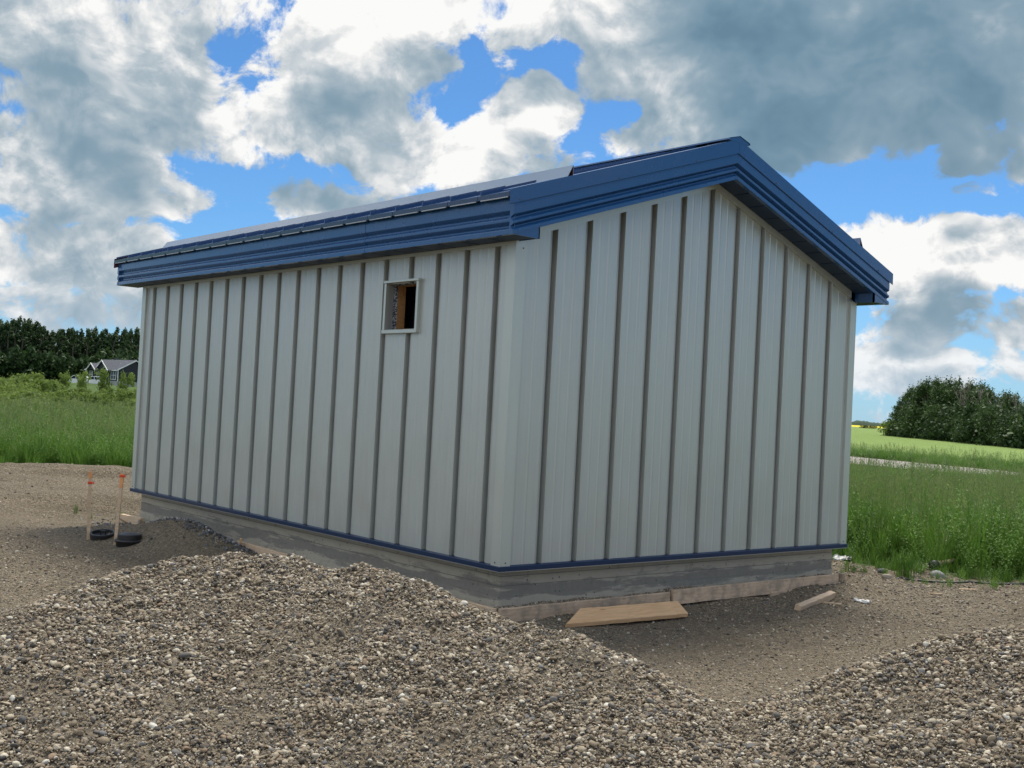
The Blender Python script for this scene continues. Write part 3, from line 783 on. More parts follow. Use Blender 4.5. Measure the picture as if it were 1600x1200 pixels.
l_trim('corner_trim', TRIM, (-L - .006, -.006), -.004, 2.655, 1, 1)
l_trim('corner_trim', TRIM, (.006, W + .006), -.004, 2.66, -1, -1)
mb = MB(); mb.box(-L + .10, -.105, -.004, .072, HW, ZS + .002); mb.obj('top_trim', TRIM, shed)
for s in (0, 1):
    ya, yb = (.105, YP) if s == 0 else (YP, W - .105)
    mb = MB(); mb.loft([[(x, ya, ztop(ya) - .006), (x, yb, ztop(yb) - .006), (x, yb, zsof(yb) + .012), (x, ya, zsof(ya) + .012)] for x in (.005, -.074)]); mb.obj('top_trim', TRIM, shed)
# blue base trim with a ledge, plus its pale lower hem
prof = [(.030, -.001), (.006, -.001), (-.013, -.006), (-.016, -.010), (-.016, -.044), (-.010, -.046), (.030, -.046)]
mb = MB(); e = .0
mb.loft([[(-L - .016, q, z) for q, z in prof], [(-q, q, z) for q, z in prof]]); mb.obj('base_trim', NAVY, shed)
mb = MB(); mb.loft([[(-q, q, z) for q, z in prof], [(-q, W + .016, z) for q, z in prof]]); mb.obj('base_trim', NAVY, shed)
mb = MB(); mb.box(-L - .01, .008, -.012, .05, -.052, -.0462); mb.obj('trim_hem', HEM, shed)
mb = MB(); mb.box(-.05, .012, .0505, W + .01, -.052, -.0462); mb.obj('trim_hem', HEM, shed)

# fascia: ribbed steel laid sideways.  (height above bottom, stand-out)
FPROF = [(0, .034), (.034, .034), (.040, .033), (.062, .004), (.070, .004), (.0725, .007), (.075, .004), (.0775, .007), (.080, .004), (.098, .033), (.102, .034), (.120, .034), (.124, .033), (.146, .004), (.156, .004), (.1585, .007), (.161, .004), (.1635, .007), (.167, .004), (.186, .033), (.190, .034), (.262, .034), (.303, .032)]
def long_fascia(ysign, y, cuts, k0=0):
    for i, (xa, xb) in enumerate(zip(cuts[:-1], cuts[1:])):
        off = .0025 * (i % 2); tilt = (.004, -.003, .002)[i % 3]
        A = [(y - ysign * (s_ + off) * -1 * -1 if False else y + ysign * (s_ + off), ZS + h) for h, s_ in FPROF] + [(y - ysign * .004, ZF), (y - ysign * .004, ZS - .001)]
        mb = MB(); mb.loft([[(xa, q, z + tilt) for q, z in A], [(xb + (.04 if i < len(cuts) - 2 else 0), q, z) for q, z in A]])
        mb.obj('fascia_panel', BLUE, shed)
long_fascia(-1, -OE + .034, [-L - OG - .02, -4.75, -1.90, OG - .022])
long_fascia(1, W + OE - .034, [-L - OG - .02, -3.6, OG - .022])
def rake(xf, sx):
    for s in (0, 1):
        sg = 1 if s == 0 else -1
        ya = -OE - .002 if s == 0 else W + OE + .002
        ybm = YP
        def prof_at(y, hs):
            return [(xf + sx * (s_ - .034), y, zsof(y) + h * .83) for h, s_ in FPROF] + [(xf - sx * .045, y, zsof(y) + .25), (xf - sx * .045, y, zsof(y) - .001)]
        mb = MB(); mb.loft([prof_at(ya, 0), prof_at(ybm - sg * .001, 0)]); mb.obj('rake_fascia', BLUE, shed)
        # flat upper trim folded over the roof edge
        def tr(y): 
            zb, zt = zsof(y) + .246, zroof(y) + .018
            return [(xf + sx * .004, y, zb - .004), (xf + sx * .010, y, zb), (xf + sx * .008, y, zt), (xf - sx * .09, y, zt + .002), (xf - sx * .09, y, zt - .002), (xf + sx * .004, y, zt - .003), (xf + sx * .006, y, zb + .004)]
        mb = MB(); yy = ya - sg * .05
        mb.loft([tr(yy), tr(ybm - sg * .0015)], ms=[0, 0, 0, 1, 1, 1, 0]); o = mb.obj('rake_trim', [BLUE, PRIMER], shed)
        # sloping soffit
        mb = MB(); y_in = .036 if s == 0 else W - .036
        n = 10
        for k in range(n):
            a, b_ = y_in + (ybm - y_in) * k / n, y_in + (ybm - y_in) * (k + .94) / n
            x_in, x_out = (0.004, xf - sx * .046) if sx > 0 else (-L - .004, xf - sx * .046)
            mb.loft([[(x, a, zsof(a)), (x, b_, zsof(b_)), (x, b_, zsof(b_) + .012), (x, a, zsof(a) + .012)] for x in (x_in, x_out)])
            a2 = y_in + (ybm - y_in) * (k + 1) / n
            mb.loft([[(x, b_, zsof(b_) + .006), (x, a2, zsof(a2) + .006), (x, a2, zsof(a2) + .012), (x, b_, zsof(b_) + .012)] for x in (x_in, x_out)])
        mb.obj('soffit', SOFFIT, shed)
        # boxed eave return: triangle closing the level eave soffit against the rake
        ye = ya + sg * .004; yw = .035 if s == 0 else W - .035
        x_o, x_i = xf - sx * .004, (0.006 if sx > 0 else -L - .006)
        mb = MB(); tri = [(ye, ZS - .001), (yw, ZS - .001), (yw, zsof(yw) + .003), (ye, zsof(ye) + .003)]
        mb.loft([[(x, y, z) for y, z in tri] for x in (x_o, x_o - sx * .02)]); mb.box(min(x_o, x_i), max(x_o, x_i), min(yw, yw - sg * .012), max(yw, yw - sg * .012), ZS - .001, zsof(yw)); mb.obj('eave_return', BLUE, shed)
rake(OG, 1); rake(-L - OG - .02, -1)
for s in (0, 1):                                            # level eave soffits, grooved
    ya, yb = (-OE + .018, -.0045) if s == 0 else (W + .0045, W + OE - .018)
    mb = MB(); n = 24; x0, x1 = -L - OG - .01, OG - .03
    for k in range(n):
        a, b_ = x0 + (x1 - x0) * k / n, x0 + (x1 - x0) * (k + .95) / n
        mb.box(a, b_, ya, yb, ZS, ZS + .012); mb.box(b_, x0 + (x1 - x0) * (k + 1) / n, ya, yb, ZS + .006, ZS + .012)
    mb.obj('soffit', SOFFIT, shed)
# roof panels, each with its seam and folded eave lip
nroof = 20; rx0, rx1 = -L - OG - .03, OG + .002; rw = (rx1 - rx0) / nroof
for s in (0, 1):
    sg = 1 if s == 0 else -1; ye = -OE - .052 if s == 0 else W + OE + .052
    mb = MB(); yr = YP - sg * .004
    A = [(ye, zroof(ye)), (yr, zroof(yr)), (yr, zroof(yr) - .012), (ye + sg * .02, zroof(ye) - .006), (ye + sg * .004, zroof(ye) - .006), (ye + sg * .010, zroof(ye) - .036), (ye + sg * .006, zroof(ye) - .036)]
    mb.loft([[(0, y, z) for y, z in A], [(rw - .006, y, z) for y, z in A]])
    mb.loft([[(x, ye + sg * .03, zroof(ye + sg * .03)), (x, yr, zroof(yr)), (x, yr, zroof(yr) + .035), (x, ye + sg * .03, zroof(ye + sg * .03) + .035)] for x in (-.006, .006)])
    me = mb.data('roof_panel', ROOFB)
    mh = MB(); mh.box(.03, rw - .03, min(ye + sg * .004, ye + sg * .020), max(ye + sg * .004, ye + sg * .020), zroof(ye) - .0435, zroof(ye) - .0365); hem = mh.data('hem', HEM)
    for k in range(nroof):
        o = link('roof_panel', me, shed, (rx0 + rw * k, 0, 0)); link('hem', hem, o)
# ridge cap and snow guards
def cap(y, z): return (y, z)
zr = zroof(YP)
R1 = [(YP - .16, zr - .012), (YP - .15, zr + .005), (YP, zr + .047), (YP + .15, zr + .005), (YP + .16, zr - .012), (YP + .157, zr - .012), (YP + .148, zr + .002), (YP, zr + .043), (YP - .148, zr + .002), (YP - .157, zr - .012)]
mb = MB(); mb.loft([[(x, y, z) for y, z in R1] for x in (-L - OG - .03, OG + .016)]); rc = mb.obj('ridge_cap', BLUE, shed)
mb = MB(); mb.loft([[(x, y, z) for y, z in ((YP - .148, zr - .02), (YP + .148, zr - .02), (YP + .148, zr + .002), (YP, zr + .043), (YP - .148, zr + .002))] for x in (OG + .002, OG + .010)]); mb.obj('end_cap', BLUE, rc)
for s in (0, 1):
    f_ = (lambda y: y) if s == 0 else (lambda y: W - y)
    G = [(.285, zroof(.285) + .003), (.294, zroof(.294) + .004), (.36, 3.307), (.366, 3.307), (.366, zroof(.366) + .004), (.39, zroof(.39) + .004), (.39, zroof(.39) + .001), (.363, zroof(.363) + .001), (.363, 3.303), (.2975, zroof(.2975) + .002), (.285, zroof(.285) + .001)]
    cuts = [-7.74, -5.85, -3.95, -1.85, OG + .004]
    for i, (xa, xb) in enumerate(zip(cuts[:-1], cuts[1:])):
        sh = .07 if i == 0 else 0
        mb = MB(); mb.loft([[(xa + (sh if .35 < y < .37 else 0), f_(y), z + .001 * (i % 2)) for y, z in G], [(xb - .003, f_(y), z + .001 * (i % 2)) for y, z in G]], ms=[0, 0, 0, 0, 0, 0, 1, 1, 1, 0, 0]); mb.obj('snow_guard', [GUARD, PRIMER], shed)
# screws
mb = MB(); mb.lathe([(.007, 0), (.007, .002), (.004, .004), (.0005, .0045)], 8); scr_me = mb.data('screw', SCREW)
def screw(x, y, z, nrm):
    o = link('screw', scr_me, shed, (x, y, z)); o.rotation_euler = Vector(nrm).to_track_quat('Z', 'Y').to_euler()
for z in (.022,): screw(-.055, -.0065, z, (0, -1, 0)); screw(.0065, .055, z, (1, 0, 0)); screw(.0065, W - .055, z, (1, 0, 0)); screw(-L + .05, -.0065, z, (0, -1, 0))
screw(.0065, .075, 2.60, (1, 0, 0))
for y in (-.2, .9, 1.9, 3.1, 4.1, 5.0): screw(OG + .012, y, zsof(y) + .262, (1, 0, 0))

# ---- footing: two concrete lifts, the lower a little proud, with a short column of cast-in marks
ftg = empty('concrete_footing', (-3.75, 2.5, GZ)); tag(ftg, 'stained grey concrete foundation wall under the metal shed', 'foundation')
def ring(name, x0, x1, y0, y1, z0, z1, th, mat, parent, jit=0.0):
    mb = MB(); 
    q = lambda: random.uniform(-jit, jit)
    mb.box(x0, x1, y0, y0 + th, z0, z1); mb.box(x1 - th, x1, y0 + th, y1 - th, z0, z1); mb.box(x0, x1, y1 - th, y1, z0, z1); mb.box(x0, x0 + th, y0 + th, y1 - th, z0, z1)
    o = mb.obj(name, mat, parent); o.matrix_parent_inverse = parent.matrix_world.inverted(); return o
ftg_inv = Matrix.Translation((3.75, -2.5, -GZ))
def fit(o): o.matrix_parent_inverse = ftg_inv; return o
fit(ring('upper_lift', -L + .1, -.10, .10, W - .1, -.27, -.047, .2, CONCRETE, ftg))
fit(ring('middle_lift', -L + .091, -.091, .091, W - .091, -.34, -.2705, .2, CONCRETE, ftg))
fit(ring('lower_lift', -L + .078, -.078, .078, W - .078, -.75, -.3405, .2, CONCRETE, ftg))
fit(ring('base_ledge', -L + .02, -.012, .012, W - .02, -.9, -.40, .3, CONCRETE, ftg))

# ================================================================== BOARDS, STAKES AND BITS ROUND THE SHED
def board(name, a, b, w_, th, mat, label, cat='board', group=None, roll=0.0, ends=(0, 0), cham=.003, mode='edge'):
    """a sawn board from a to b (centre line). w_ upright when mode is edge, lying flat when mode is flat"""
    a, b = Vector(a), Vector(b); d_ = b - a; Lb = d_.length
    n = 12; mb = MB(); secs = []
    hw, ht = (th / 2, w_ / 2) if mode == 'edge' else (w_ / 2, th / 2)
    for i in range(n + 1):
        u_ = i / n; x = -Lb / 2 + Lb * u_
        wob = .002 * math.sin(i * 2.3 + Lb)
        e = 0
        sec = [(-hw, -ht), (hw, -ht), (hw, ht), (-hw, ht)]
        pts = []
        for (p, q) in sec:
            xx = x
            if i == 0: xx += ends[0] * (p if mode == 'flat' else q)
            if i == n: xx += ends[1] * (p if mode == 'flat' else q)
            pts.append((xx, p + wob, q + wob * .6))
        secs.append(pts)
    mb.loft(secs)
    o = mb.obj(name, mat, None, bevel=cham)
    rot = d_.to_track_quat('X', 'Z').to_matrix().to_4x4() @ Matrix.Rotation(roll, 4, 'X')
    o.matrix_world = Matrix.Translation((a + b) / 2) @ rot
    return tag(o, label, cat, group)
FG = 'form boards round the footing'
# gable side forms
board('form_board', (.03, .0, -.405), (.03, 2.06, -.405), .13, .036, WOODF, 'mud-smeared form board along the gable footing, nearest the front corner', 'board', FG, roll=.03)
board('form_board', (.055, 2.08, -.385), (.055, 4.78, -.385), .135, .036, WOODF, 'upper form board along the far half of the gable footing', 'board', FG, roll=-.03)
board('form_board', (.07, 3.55, -.475), (.07, 4.76, -.475), .09, .036, WOODF, 'short lower form board beneath the far gable form board', 'board', FG, roll=.05)
board('form_stake', (.085, 4.83, -.62), (.075, 4.83, -.31), .05, .04, WOODG, 'dark wooden stake at the far end of the gable form boards', 'stake')
# long side forms
board('form_board', (-.0, -.02, -.415), (-2.35, -.02, -.415), .145, .036, WOODP, 'pale form board along the long wall footing by the front corner', 'board', FG, roll=-.02)
board('form_board', (-3.1, -.03, -.40), (-4.35, -.05, -.385), .13, .036, WOODP, 'form board with a splintered end sticking out behind the gravel pile', 'board', FG, roll=.05, ends=(0, .6))
board('splinter_stake', (-4.22, -.10, -.50), (-4.20, -.11, -.27), .045, .025, WOOD, 'short split stake at the splintered form board', 'stake')
board('form_board', (-7.62, -.06, -.42), (-7.02, -.03, -.415), .13, .05, WOODP, 'pale form board end at the far left corner of the footing', 'board', FG)
board('form_board', (-6.9, -.03, -.44), (-6.2, -.03, -.44), .10, .036, WOODG, 'half-buried form board just right of the pale one at the far left corner', 'board', FG)
board('form_stake', (-6.96, -.09, -.6), (-6.96, -.09, -.36), .045, .03, WOODG, 'small stake between the two far left form boards', 'stake')

# loose planks
pl0, pl1 = onz(912, 962, -.43), onz(1060, 949, -.41)
def flat_plank():
    a = onz(907, 962, -.40); b = onz(1062, 954, -.40)
    return a, b
a, b = Vector((.30, .63, -.415)), Vector((.42, 1.80, -.41))
board('plank', a, b, .235, .038, WOOD, 'clean wide plank with two knots lying loose before the gable wall', 'plank', mode='flat', roll=.29, ends=(1.9, .35))
p0, p1 = hit(1246, 954), hit(1300, 934)
board('timber_offcut', Vector(p0) + Vector((0, 0, .015)), Vector(p1) + Vector((0, 0, .03)), 0.06, .075, WOODP, 'short square timber offcut lying near the right end of the gable', 'timber', mode='flat', roll=.25)
for (px, py), ln, lab in (((1463, 930), .10, 'small pale wood chip on the gravel in front of the hose'), ((1512, 923), .20, 'thin wood splinter lying on the gravel right of the pale chip'), ((1300, 945), .16, 'thin brown splinter beside the square timber offcut')):
    c = hit(px, py); an = random.uniform(0, 3); z = gz(c[0], c[1]) + .012
    dv = Vector((RT[0], RT[1], 0)) * ln / 2 + Vector((-FW[0], -FW[1], 0)) * ln * (.25 if ln < .18 else -.02)
    board('wood_chip', Vector((c[0], c[1], z)) - dv, Vector((c[0], c[1], z + .006)) + dv, .03, .012, WOODP, lab, 'wood chip', mode='flat', ends=(.8, -.5), cham=.0015)

# survey stakes
def stake(px, py, h, lean, ribz, label):
    c = hit(px, py); c[2] = gz(c[0], c[1])
    r0 = empty('survey_stake', tuple(c), YAW * -1 + lean[2]); tag(r0, label, 'stake', 'survey stakes left of the shed')
    mb = MB(); s_ = .017
    mb.loft([[(lean[0] * z / h + x, lean[1] * z / h + y, z) for x, y in ((-s_, -.011), (s_, -.011), (s_, .011), (-s_, .011))] for z in (-.25, 0, h * .5, h - .012, h)])
    mb.obj('lath', WOODP, r0)
    mb = MB(); z0 = h * lean[3]
    mb.loft([[(lean[0] * z / h + x, lean[1] * z / h + y, z) for x, y in ((-s_ - .0015, -.0125), (s_ + .0015, -.0125), (s_ + .0015, .0125), (-s_ - .0015, .0125))] for z in (z0, h + .001)]); mb.obj('painted_top', ORANGEP, r0)
    mb = MB(); rz = h * ribz
    mb.loft([[(lean[0] * rz / h + x * k, lean[1] * rz / h + y * k, rz + dz) for x, y in ((-s_ - .004, -.016), (s_ + .004, -.016), (s_ + .004, .016), (-s_ - .004, .016))] for dz, k in ((-.012, 1), (-.004, 1.12), (.006, 1.12), (.014, 1))])
    mb.tube([(lean[0] * rz / h + .016, -.018, rz), (lean[0] * rz / h + .034, -.03, rz + .004), (lean[0] * rz / h + .042, -.034, rz - .012)], [.008, .01, .005], 6)
    mb.obj('ribbon', ORANGE, r0)
stake(138, 843, .745, (-.022, 0, .4, .90), .835, 'thin survey stake with its orange ribbon below the tip, left one')
stake(180, 851, .765, (.030, 0, .1, .80), .965, 'survey stake with orange ribbon at its very top, nearer the shed')

# black septic riser lids half buried in the dirt mound
c = hit(202, 847); c[2] = gz(c[0], c[1])
r0 = empty('riser_lid', (c[0], c[1], c[2] - .03)); r0.scale = (.88, .88, .85); tag(r0, 'black round plastic riser lid standing in the dirt by the stake', 'lid')
mb = MB(); mb.lathe([(.155, -.12), (.155, .035), (.17, .04), (.178, .05), (.178, .062), (.165, .068), (.15, .07)], 40); mb.obj('collar', BLACKP, r0, True)
mb = MB(); mb.lathe([(.138, .05), (.142, .072), (.142, .128), (.136, .138), (.10, .142), (.06, .150), (.001, .152)], 40); mb.obj('cover', BLACKP, r0)
c = hit(160, 838); c[2] = gz(c[0], c[1])
r1 = empty('tilted_ring', (c[0], c[1], c[2] - .005)); r1.rotation_euler = (.14, .10, .3); tag(r1, 'half-buried black plastic ring between the two survey stakes', 'ring')
mb = MB(); mb.lathe([(.125, -.05), (.132, .045), (.125, .052), (.112, .052), (.108, .02), (.04, .012), (.001, .012)], 36); mb.obj('rim', BLACKP, r1)
mb = MB(); mb.tube([(-.03, 0, .015), (-.03, 0, .065), (.04, .01, .07), (.04, .01, .015)], [.009] * 4, 8); mb.obj('handle', BLACKP, r1)

# dark crushed rock heaped against the wall near the far end
def crushed():
    n = 3600
    x = rng.normal(-5.6, .75, n); y = rng.uniform(-.62, .06, n) ; y = np.where(rng.random(n) < .6, rng.normal(-.22, .14, n), y)
    ok = (y < .08); x, y = x[ok], y[ok]; z = ground_z(x, y); r_ = rng.uniform(.008, .022, len(x))
    m_, t_, b_ = new_mat('crushed_rock'); oi = t_.add('ShaderNodeObjectInfo')
    t_.set(b_, 'Base Color', t_.ramp(oi.outputs['Random'], [(0, (.08, .082, .085)), (.4, (.14, .142, .145)), (.75, (.22, .225, .225)), (.93, (.34, .335, .32))], 'CONSTANT')); b_.inputs['Roughness'].default_value = .8
    src = pebble_sources(3, m_, 300)
    for me in src: me.polygons.foreach_set('use_smooth', [False] * len(me.polygons))
    o = scatter('crushed_rock', np.stack([x, y, z + r_ * .3], 1), r_[:, None] * np.stack([rng.uniform(.9, 1.4, len(x)), rng.uniform(.8, 1.1, len(x)), rng.uniform(.6, .9, len(x))], 1), rng.uniform(-.6, 6, (len(x), 3)), rng.integers(0, 3, len(x)), src)
    tag(o, 'dark grey crushed rock against the footing behind the black lid', 'gravel', kind='stuff')
crushed()
# gravel lying on the ledge behind the gable forms
n = 9000; y = rng.uniform(.03, 4.9, n); x = rng.uniform(-.085, .012, n)
hgt = -.385 + .055 * np.clip(vnoise(y * 1.3, y * 0 + 2.2, 77) + .35, 0, 1) * np.clip((.03 - x) / .10, .2, 1) + .02 * vnoise(y * 6, y * 0, 78)
r_ = rng.uniform(.004, .012, n)
led = scatter('ledge_gravel', np.stack([x, y, hgt], 1), r_[:, None] * np.array([[1.2, 1, .75]]), rng.uniform(0, 6, (n, 3)), rng.integers(0, 3, n), PFINE)
tag(led, 'gravel caught on the footing ledge behind the gable form boards', 'gravel', kind='stuff')

# hose, plastic scraps, stones, log
pts = [hit(px, py) for px, py in ((1408, 904), (1425, 908), (1450, 910), (1490, 912), (1540, 913), (1600, 914), (1700, 918))]
mb = MB(); sm = []
for i in range(len(pts) - 1):
    for k in range(6): q = pts[i] * (1 - k / 6) + pts[i + 1] * k / 6; sm.append((q[0], q[1], gz(q[0], q[1]) + .012))
mb.tube(sm, [.011] * len(sm), 8)
tag(mb.obj('hose', BLACKP, None, True), 'thin black hose lying on the gravel along the grass edge', 'hose')
def scrap(name, px0, py0, px1, py1, wid, mat, label, cat, seed, lift=.03):
    a, b = hit(px0, py0), hit(px1, py1); r_ = random.Random(seed)
    n = 14; d_ = (b - a)[:2]; Ls = np.linalg.norm(d_); d_ = d_ / Ls; nn = np.array([-d_[1], d_[0]])
    u_ = np.linspace(0, 1, n); v_ = np.linspace(-.5, .5, 9); U_, V_ = np.meshgrid(u_, v_, indexing='ij')
    wl = wid * (.55 + .45 * np.sin(U_ * 3.1 + .3) + .25 * vnoise(U_ * 6, U_ * 0, seed))
    X_ = a[0] + d_[0] * U_ * Ls + nn[0] * V_ * wl; Y_ = a[1] + d_[1] * U_ * Ls + nn[1] * V_ * wl
    Z_ = ground_z(X_, Y_) + .006 + lift * (.6 + vnoise(U_ * 7, V_ * 5, seed + 1)) * np.cos(V_ * 3) + lift * .5 * vnoise(U_ * 16, V_ * 13, seed + 2)
    o = link(name, grid_mesh(name, X_, Y_, Z_, mat)); md = o.modifiers.new('thick', 'SOLIDIFY'); md.thickness = .004
    return tag(o, label, cat)
scrap('plastic_scrap', 1334, 939, 1360, 944, .07, GREYPL, 'crumpled grey plastic scrap right of the gable form boards', 'scrap', 5, .035)
scrap('plastic_sheet', 1290, 873, 1334, 876, .22, GREYPL, 'grey plastic sheet lying at the grass edge behind the shed corner', 'plastic sheet', 9, .06)
scrap('plastic_scrap', 716 + 188, 976, 912, 972, .05, GREYPL, 'tiny clear plastic scrap in the hollow before the gable', 'scrap', 12, .02) if False else None
STONE = mat_simple('grey_stone', (.26, .26, .25), .85, .35, 12, .6)
def stone(px, py, r_, label, seed, mat=STONE):
    c = hit(px, py); bm = bmesh.new(); bmesh.ops.create_icosphere(bm, subdivisions=3, radius=1)
    for v in bm.verts:
        q = v.co; k = 1 + .28 * float(vnoise(np.array([q.x * 1.7 + seed]), np.array([q.y * 1.7 + q.z * 1.3]), seed)[0]); v.co = Vector((q.x * r_ * 1.25, q.y * r_ * .9, q.z * r_ * .75)) * k
    me = bpy.data.meshes.new('stone'); bm.to_mesh(me); bm.free(); me.materials.append(mat); me.polygons.foreach_set('use_smooth', [True] * len(me.polygons))
    o = link('stone', me, None, (c[0], c[1], gz(c[0], c[1]) + r_ * .35)); o.rotation_euler = (0, 0, .7 + seed); tag(o, label, 'stone')
stone(1465, 903, .075, 'rounded grey stone beside the black hose', 3)
stone(1378, 895, .05, 'small dark stone at the foot of the grass', 4, mat_simple('dark_stone', (.09, .095, .09), .85, .35, 12, .6))
stone(1386, 904, .05, 'low buff stone between the dark stone and the hose', 6, mat_simple('buff_stone', (.30, .26, .21), .85, .35, 12, .6))
a, b = at(1459, 895, 14.7), at(1489, 889, 15.3); za, zb = gz(a[0], a[1]) + .04, gz(b[0], b[1]) + .10
lg = empty('pole_stub', (a[0], a[1], za)); tag(lg, 'short pale pole with a black end poking out of the grass', 'pole')
dv = Vector((b[0] - a[0], b[1] - a[1], zb - za))
mb = MB(); mb.tube([Vector((0, 0, 0)), dv * .5, dv], [.034, .033, .032], 12); mb.obj('shaft', WOODP, lg, True)
mb = MB(); mb.tube([dv * -.09, dv * .10], [.048, .048], 14); mb.obj('sleeve', BLACKP, lg, True)

# ================================================================== GRASS, BRUSH AND TREES
def tuft_mesh(seed, nb, h, spread, wid, heads=0, broad=False):
    r_ = random.Random(seed); mb = MB()
    for k in range(nb):
        a = r_.uniform(0, 6.283); rr = spread * math.sqrt(r_.random()); bx, by = rr * math.cos(a), rr * math.sin(a)
        hh = h * r_.uniform(.45, 1.0); ln = r_.uniform(.08, .42) * hh; la = r_.uniform(0, 6.283); dx, dy = math.cos(la) * ln, math.sin(la) * ln
        fa = r_.uniform(0, 3.14); wx, wy = math.cos(fa) * wid * r_.uniform(.6, 1.2), math.sin(fa) * wid
        cr = []
        for u_, wk in ((0, .8), (.4, 1), (.75, .7)):
            cx, cy, cz = bx + dx * u_ * u_, by + dy * u_ * u_, hh * (u_ - .12 * u_ * u_)
            cr.append(((cx - wx * wk, cy - wy * wk, cz), (cx + wx * wk, cy + wy * wk, cz)))
        tip = (bx + dx, by + dy, hh * (.88 if ln < .3 * hh else .78))
        v = [cr[0][0], cr[0][1], cr[1][1], cr[1][0], cr[2][1], cr[2][0], tip]
        mb.mesh(v, [(0, 1, 2, 3), (3, 2, 4, 5), (5, 4, 6)], 0)
    for k in range(heads):
        a = r_.uniform(0, 6.283); rr = spread * math.sqrt(r_.random()); bx, by = rr * math.cos(a), rr * math.sin(a)
        hh = h * r_.uniform(.95, 1.25); la = r_.uniform(0, 6.283); ln = r_.uniform(.02, .16) * hh; dx, dy = math.cos(la) * ln, math.sin(la) * ln
        s_ = .0016
        mb.mesh([(bx - s_, by, 0), (bx + s_, by, 0), (bx + dx + s_, by + dy, hh * .86), (bx + dx - s_, by + dy, hh * .86)], [(0, 1, 2, 3)], 0)
        for q in range(9):                                   # loose panicle
            z = hh * (.80 + .20 * q / 8); ww = .030 * (1 - q / 10); aa = r_.uniform(0, 6.28)
            ex, ey = bx + dx + math.cos(aa) * ww, by + dy + math.sin(aa) * ww
            mb.mesh([(bx + dx, by + dy, z - .02), (ex + .006, ey, z + .004), (ex, ey + .005, z + .022)], [(0, 1, 2)], 1)
    return mb.data('tuft', [GRASS, GRASSY], fix=False)
TUFT = [tuft_mesh(1, 26, .78, .10, .0045, 3), tuft_mesh(2, 24, .70, .12, .0055, 2), tuft_mesh(3, 30, .62, .11, .005, 0), tuft_mesh(4, 22, .85, .10, .004, 5), tuft_mesh(5, 26, .38, .12, .006, 0)]
def leafy_weed(seed, h):
    r_ = random.Random(seed); mb = MB()
    for k in range(7):
        a = r_.uniform(0, 6.28); bx, by = .08 * math.cos(a), .08 * math.sin(a); hh = h * r_.uniform(.6, 1); lx, ly = r_.uniform(-.12, .12), r_.uniform(-.12, .12)
        mb.mesh([(bx - .003, by, 0), (bx + .003, by, 0), (bx + lx, by + ly, hh)], [(0, 1, 2)], 0)
        for q in range(9):
            u_ = .2 + .8 * q / 8; aa = q * 2.4 + k; l_ = .075 * (1.15 - u_ * .6); cx, cy, cz = bx + lx * u_, by + ly * u_, hh * u_
            ca, sa = math.cos(aa), math.sin(aa)
            mb.mesh([(cx, cy, cz), (cx + ca * l_ * .5 - sa * l_ * .22, cy + sa * l_ * .5 + ca * l_ * .22, cz + .02), (cx + ca * l_, cy + sa * l_, cz + .005), (cx + ca * l_ * .5 + sa * l_ * .22, cy + sa * l_ * .5 - ca * l_ * .22, cz + .02)], [(0, 1, 2, 3)], 0)
    return mb.data('weed', [GRASS], fix=False)
TUFT += [leafy_weed(11, .55), leafy_weed(12, .8)]
def grass_patch(name, label, az_px, d0, d1, dens_fn, keep, hscale=1.0, tufts=None, lone=False):
    p0, p1 = az_px; N = 0; acc = []
    a0, a1 = YAW + math.atan((p0 - 800) / FPX), YAW + math.atan((p1 - 800) / FPX)
    n = int(abs(a1 - a0) / 2 * (d1 ** 2 - d0 ** 2) * dens_fn)
    az = rng.uniform(a0, a1, n); u_ = rng.random(n)
    dd = np.sqrt(d0 ** 2 + u_ * (d1 ** 2 - d0 ** 2))
    x = CAM[0] + np.sin(az) * dd; y = CAM[1] + np.cos(az) * dd
    ok = keep(x, y, dd); x, y, dd = x[ok], y[ok], dd[ok]
    es = edge_signed(x, y) + .45 * vnoise(x * 1.3, y * 1.3, 31)
    hh = hscale * (.75 + .5 * rng.random(len(x))) * (.35 + .65 * sstep(-.1, 1.3, es)) * (.82 + .5 * (vnoise(x * .35, y * .35, 51) + .5) * .8)
    S = hh[:, None] * np.stack([np.ones(len(x)) * 1.1, np.ones(len(x)) * 1.1, np.ones(len(x))], 1)
    S[:, :2] *= np.clip(dd / 20, 1, 2.2)[:, None] ** .8
    R_ = np.stack([rng.normal(0, .09, len(x)), rng.normal(0, .09, len(x)), rng.uniform(0, 6.28, len(x))], 1)
    v = rng.choice(7, len(x), p=[.17, .15, .13, .15, .08, .16, .16]); v = np.where(es < .35, rng.choice([2, 4, 4, 5], len(x)), v)
    o = scatter(name, np.stack([x, y, ground_z(x, y) - .01], 1), S, R_, v, TUFT)
    return tag(o, label, 'grass', kind='stuff')
notshed = lambda x, y: ~((x > -9) & (x < 1.2) & (y > -1.5) & (y < 6.2))
ing = lambda x, y: edge_signed(x, y) + 1.4 * vnoise(x * .35, y * .35, 35) * (x < -8) + .7 * vnoise(x * .9, y * .9, 31) + .35 * vnoise(x * 3.1, y * 3.1, 33)
inroad = lambda x, y: np.abs((x - f0[0]) * rn[0] + (y - f0[1]) * rn[1] - 3.75) < 3.9
behind_road = lambda x, y: ((x - f0[0]) * rn[0] + (y - f0[1]) * rn[1]) < 0
grass_patch('tall_grass', 'tall green grass gone to seed right of the shed', (1050, 1850), 12.0, 24.0, 50.0, lambda x, y, d_: (ing(x, y) > .1) & notshed(x, y))
grass_patch('meadow_grass', 'far belt of tall grass between the yard and the gravel road', (1050, 1900), 24.0, 46.0, 15.0, lambda x, y, d_: (ing(x, y) > .1) & ~inroad(x, y) & ~behind_road(x, y), .62)
